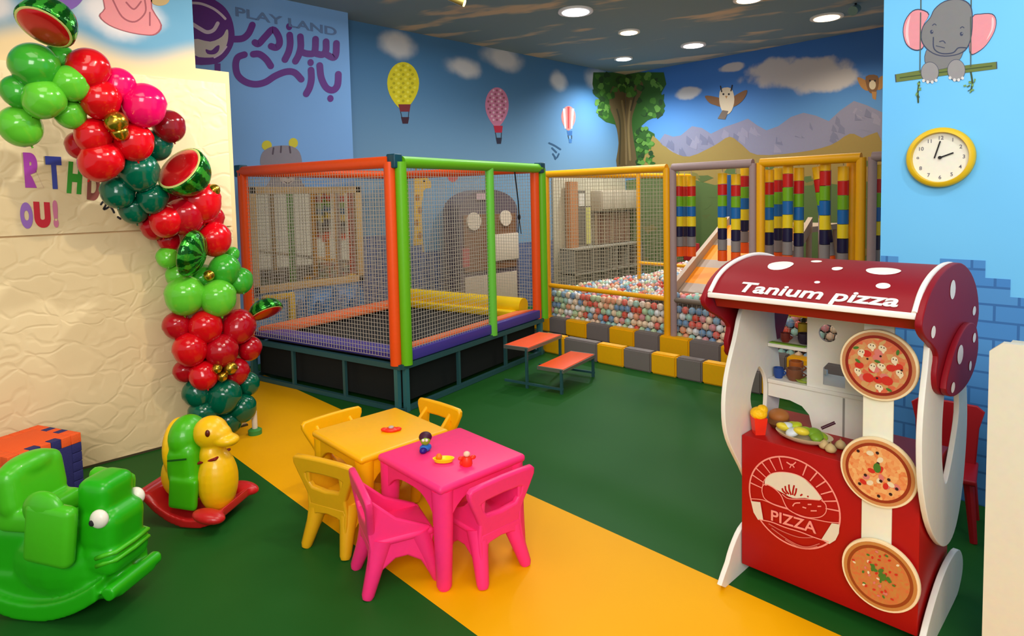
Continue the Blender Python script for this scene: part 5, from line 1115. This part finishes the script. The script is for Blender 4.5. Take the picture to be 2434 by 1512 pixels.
for c in (-1, 1):
    b = B(); b.sph((.298, c*.094, .405), (.036, .024, .036)); e_ = b.build('eye', mat('eye_white', (240, 232, 216), .3), t, 180); b = B(); b.sph((.284, c*.1165, .398), (.011, .005, .012)); b.build('pupil', mat('ink', (0, 0, 0)), e_, 180)

# ================================================================ BALLOON GARLAND
RED, CRI, PNK, GRN, LIM, TEA, GLD, MAR = ('red', (214, 8, 22)), ('crimson', (180, 8, 26)), ('hot pink', (236, 6, 96)), ('green', (60, 168, 44)), ('light green', (100, 200, 50)), ('dark green', (0, 92, 66)), ('gold', (190, 150, 40)), ('maroon', (130, 16, 26))
_bal = {}
def bal_mesh(c):
    if c[0] not in _bal:
        b = B(); prof_ = [(.01, -1.12), (.06, -1.10), (.03, -1.04), (.10, -1.0)]+[(math.sin(R(a))*(1-.05*(a < 90)), -math.cos(R(a))*(1.02 if a < 90 else .98)) for a in range(16, 172, 10)]+[(.06, .985)]
        b.lathe(prof_, n=28); me = b.mesh('balloon', smooth=180)
        me.materials.append(mat('latex_'+c[0], c[1], .16 if c[0] != 'gold' else .22, .0 if c[0] != 'gold' else .9, coat=.35, sss=.0)); _bal[c[0]] = me
    return _bal[c[0]]
def balloon(u, v, rp, c, lab, fr=0., sx=1., sz=1., grp=None):
    yy = 4.40-.55*max(0, (540-v))/540-fr*.10
    if u > 560: yy = min(yy, 4.38)
    p = ony(u, v, yy); dep = (p-Vector((0, 0, EYE))).dot(fw); r_ = rp*dep/FPX
    o = bpy.data.objects.new('balloon', bal_mesh(c)); col.objects.link(o); o.location = p; o.scale = (r_*sx, r_*sx, r_*sz)
    q = (hash((u, v)) % 7-3)*.12; o.rotation_euler = (0.25+q, .2*math.sin(u), u*.37)
    return tag(o, lab, 'balloon', grp or (c[0]+' balloons of the arch'))
U = [(83, 158, 50, GRN, 'large green balloon just under the watermelon balloon at the top left', 0), (140, 142, 34, GRN, 'green balloon tucked behind, right of the top watermelon balloon', -.9), (168, 198, 38, LIM, 'green balloon touching the topmost red balloon', .6),
     (105, 236, 43, LIM, 'light green balloon in the middle of the top left green cluster', .9), (166, 270, 33, LIM, 'small light green balloon at the bottom right of the top left green cluster', .4), (48, 300, 44, LIM, 'light green balloon cut by the left edge above the letters', .3), (44, 218, 36, GRN, 'green balloon at the left edge of the top cluster', 0), (130, 205, 36, GRN, 'green balloon buried at the back of the top left cluster', -1.3),
     (209, 164, 45, RED, 'topmost red balloon, next to the green cluster', .1), (226, 190, 38, RED, 'red balloon overlapping the topmost red one', -.4), (280, 202, 37, PNK, 'hot pink balloon right of the topmost red ones', -.1), (238, 236, 43, RED, 'red balloon left of the gold pair, upper', .6),
     (342, 250, 47, PNK, 'largest hot pink balloon, on the right shoulder of the arch', .5), (296, 268, 34, RED, 'red balloon hidden behind the gold pair', -.5), (222, 322, 39, RED, 'red balloon left of the gold pair, lower', .7), (190, 345, 30, CRI, 'crimson balloon at the left rim of the arch, over the letters', .0),
     (240, 382, 46, RED, 'bright red balloon above the letter D', 1.1), (318, 337, 42, RED, 'red balloon directly under the gold pair', .8), (275, 340, 30, CRI, 'crimson balloon filling the gap between two red ones', -.2), (402, 300, 35, MAR, 'maroon oval balloon against the bright wall', -.3),
     (372, 345, 34, TEA, 'dark green balloon behind the large watermelon balloon, upper', -.6), (330, 408, 43, TEA, 'largest dark green balloon under the red ones', .7), (280, 456, 36, TEA, 'dark green balloon lower left, by the black script', .5), (362, 472, 33, TEA, 'dark green balloon below the largest dark green one', .8), (318, 497, 32, TEA, 'lowest dark green balloon of the upper arch', .2), (298, 410, 30, TEA, 'dark green balloon behind the left of the cluster', -.7),
     (475, 480, 46, RED, 'large red balloon below the large watermelon balloon', .2), (440, 512, 42, CRI, 'crimson balloon in the middle of the slope', .6), (395, 525, 36, RED, 'red balloon under the dark green cluster', .9), (366, 540, 28, CRI, 'small crimson balloon at the left of the slope', .2), (402, 572, 24, CRI, 'small crimson balloon left of the narrow watermelon balloon', -.2), (430, 470, 36, CRI, 'crimson balloon wedged under the watermelon rind', -.6), (500, 520, 30, CRI, 'crimson balloon at the right of the slope', -.5),
     (508, 568, 38, RED, 'red balloon right of the narrow watermelon balloon', .3), (398, 612, 24, LIM, 'light green balloon left of the narrow watermelon balloon', -.1), (552, 604, 16, GRN, 'tiny green balloon at the upper right of the column', -.3), (534, 641, 34, GRN, 'green balloon on the right of the column', .5), (570, 667, 29, GRN, 'green balloon at the far right of the column', .0), (440, 702, 43, LIM, 'light green balloon on the left of the column', .5), (518, 708, 40, LIM, 'shiny light green balloon in front of the column', 1.0), (425, 655, 28, LIM, 'light green balloon behind the narrow watermelon balloon', -.4), (480, 665, 34, GRN, 'green balloon in the core of the column', -.8),
     (420, 774, 30, CRI, 'crimson balloon at the left of the column, upper row', .1), (489, 776, 36, RED, 'red balloon in the middle of the column, upper row', .8), (566, 776, 38, CRI, 'crimson balloon on the right of the column, upper row', .5), (530, 790, 34, CRI, 'crimson balloon behind the upper row', -.6),
     (452, 830, 37, RED, 'red balloon on the left of the column, second row', .7), (526, 834, 37, CRI, 'crimson balloon in the middle of the column, second row', .9), (593, 828, 27, CRI, 'crimson balloon at the right edge of the column, second row', .1), (490, 850, 32, CRI, 'crimson balloon behind the second row', -.6),
     (484, 892, 32, RED, 'red balloon left of the gold trio', .8), (560, 884, 30, CRI, 'crimson balloon right behind the gold trio', .4), (438, 882, 24, CRI, 'crimson balloon at the left edge above the dark green base', .0), (520, 900, 28, CRI, 'crimson balloon behind the gold trio', -.4),
     (468, 934, 31, TEA, 'dark green balloon at the left of the column base', .3), (532, 942, 38, TEA, 'largest dark green balloon of the column base', .8), (590, 912, 25, TEA, 'dark green balloon at the right above the base', .1), (576, 970, 31, TEA, 'dark green balloon right of the base', .5), (482, 984, 33, TEA, 'dark green balloon behind the duck head', .4), (545, 1000, 29, TEA, 'lowest dark green balloon of the column', .1)]
for u, v, rp, c, lab, fr in U: balloon(u, v, rp*1.09, c, lab, fr, .98, 1.03)
for u, v, rp, lab, fr in ((276, 290, 26, 'upper gold balloon of the pair among the red ones', 1.5), (285, 315, 20, 'lower gold balloon of the pair among the red ones', 1.6), (508, 452, 15, 'single gold balloon right of the large watermelon balloon', .6), (497, 655, 13, 'small gold balloon in the green part of the column', 1.3), (516, 876, 12, 'left gold balloon of the trio', 1.5), (548, 875, 16, 'largest gold balloon of the trio', 1.4), (529, 896, 12, 'lowest gold balloon of the trio', 1.5)):
    balloon(u, v, rp, GLD, lab, fr)
s = N('foil_rind', .14); tc = s.n('ShaderNodeTexCoord'); sx_ = s.n('ShaderNodeSeparateXYZ'); s.link(tc.outputs['Object'], sx_.inputs[0])
ang = s.math('ARCTAN2', sx_.outputs[0], sx_.outputs[1]); nz_ = s.n('ShaderNodeTexNoise'); nz_.inputs['Scale'].default_value = 30; s.link(tc.outputs['Object'], nz_.inputs['Vector'])
wv_ = s.math('SINE', s.math('ADD', s.math('MULTIPLY', ang, 11), s.math('MULTIPLY', nz_.outputs[0], 5)))
s.color(s.mix(s.ramp(wv_, -.2, .5), (8, 84, 20), (60, 170, 50))); s.b.inputs['Metallic'].default_value = .55; s.bump(nz_.outputs[0], .5, .01); rind = s.m
flesh = mat('foil_flesh', (206, 16, 26), .2, .25, coat=.3); rimc = mat('foil_rim', (214, 216, 130), .3, .1)
UP = ey; RT = ex; BK = -fw
def melon(u, v, rp, n, lab, fr, flat=.55):
    yy = 4.40-.55*max(0, (540-v))/540-fr*.10; p = ony(u, v, yy); dep = (p-Vector((0, 0, EYE))).dot(fw); r = rp*dep/FPX
    t = thing('watermelon_balloon', lab, 'balloon', p, 0, 'watermelon slice foil balloons'); t.rotation_euler = n.to_track_quat('Z', 'Y').to_euler()
    b = B(); b.lathe([(.02*r, -flat*1.35*r)]+[(math.sin(R(a))*r, -math.cos(R(a))*flat*1.35*r) for a in range(10, 91, 10)]+[(.985*r, .05*r), (.94*r, .09*r)], n=36); b.build('rind', rind, t, 180)
    b = B(); b.lathe([(.95*r, .07*r), (.93*r, .10*r), (.86*r, .115*r), (.80*r, .10*r)], n=36); b.build('rim', rimc, t, 180)
    b = B(); b.lathe([(.87*r, .09*r), (.85*r, .12*r), (.6*r, .17*r), (.3*r, .195*r), (.02*r, .20*r)], n=36); b.build('flesh', flesh, t, 180)
melon(107, 62, 64, (BK*.56-UP*.86-RT*.08).normalized(), 'watermelon foil balloon at the very top left of the arch', .7, .85)
melon(430, 403, 62, (BK*.82+UP*.50-RT*.30).normalized(), 'largest watermelon foil balloon, flesh side up, on the arch shoulder', 1.1, .85)
melon(452, 602, 56, (-RT*.97+BK*.05+UP*.20).normalized(), 'narrow watermelon foil balloon seen from its rind on the column', 1.3, .42)
melon(633, 742, 40, (RT*.42-UP*.80+BK*.22).normalized(), 'tilted watermelon foil balloon sticking out towards the trampoline', .2, .6)
t = thing('balloon_weight', 'small white and green weight at the foot of the balloon column', 'weight', (1.66, 4.36, 0)); b = B(); b.lathe([(.045, 0), (.045, .03), (.03, .04)]); b.build('base_disc', mat('weight_green', (60, 140, 60), .5), t, 40); b = B(); b.cyl((0, 0, .03), (0, 0, .16), .018); b.build('stub', mat('weight_white', (226, 214, 196), .5), t, 40)
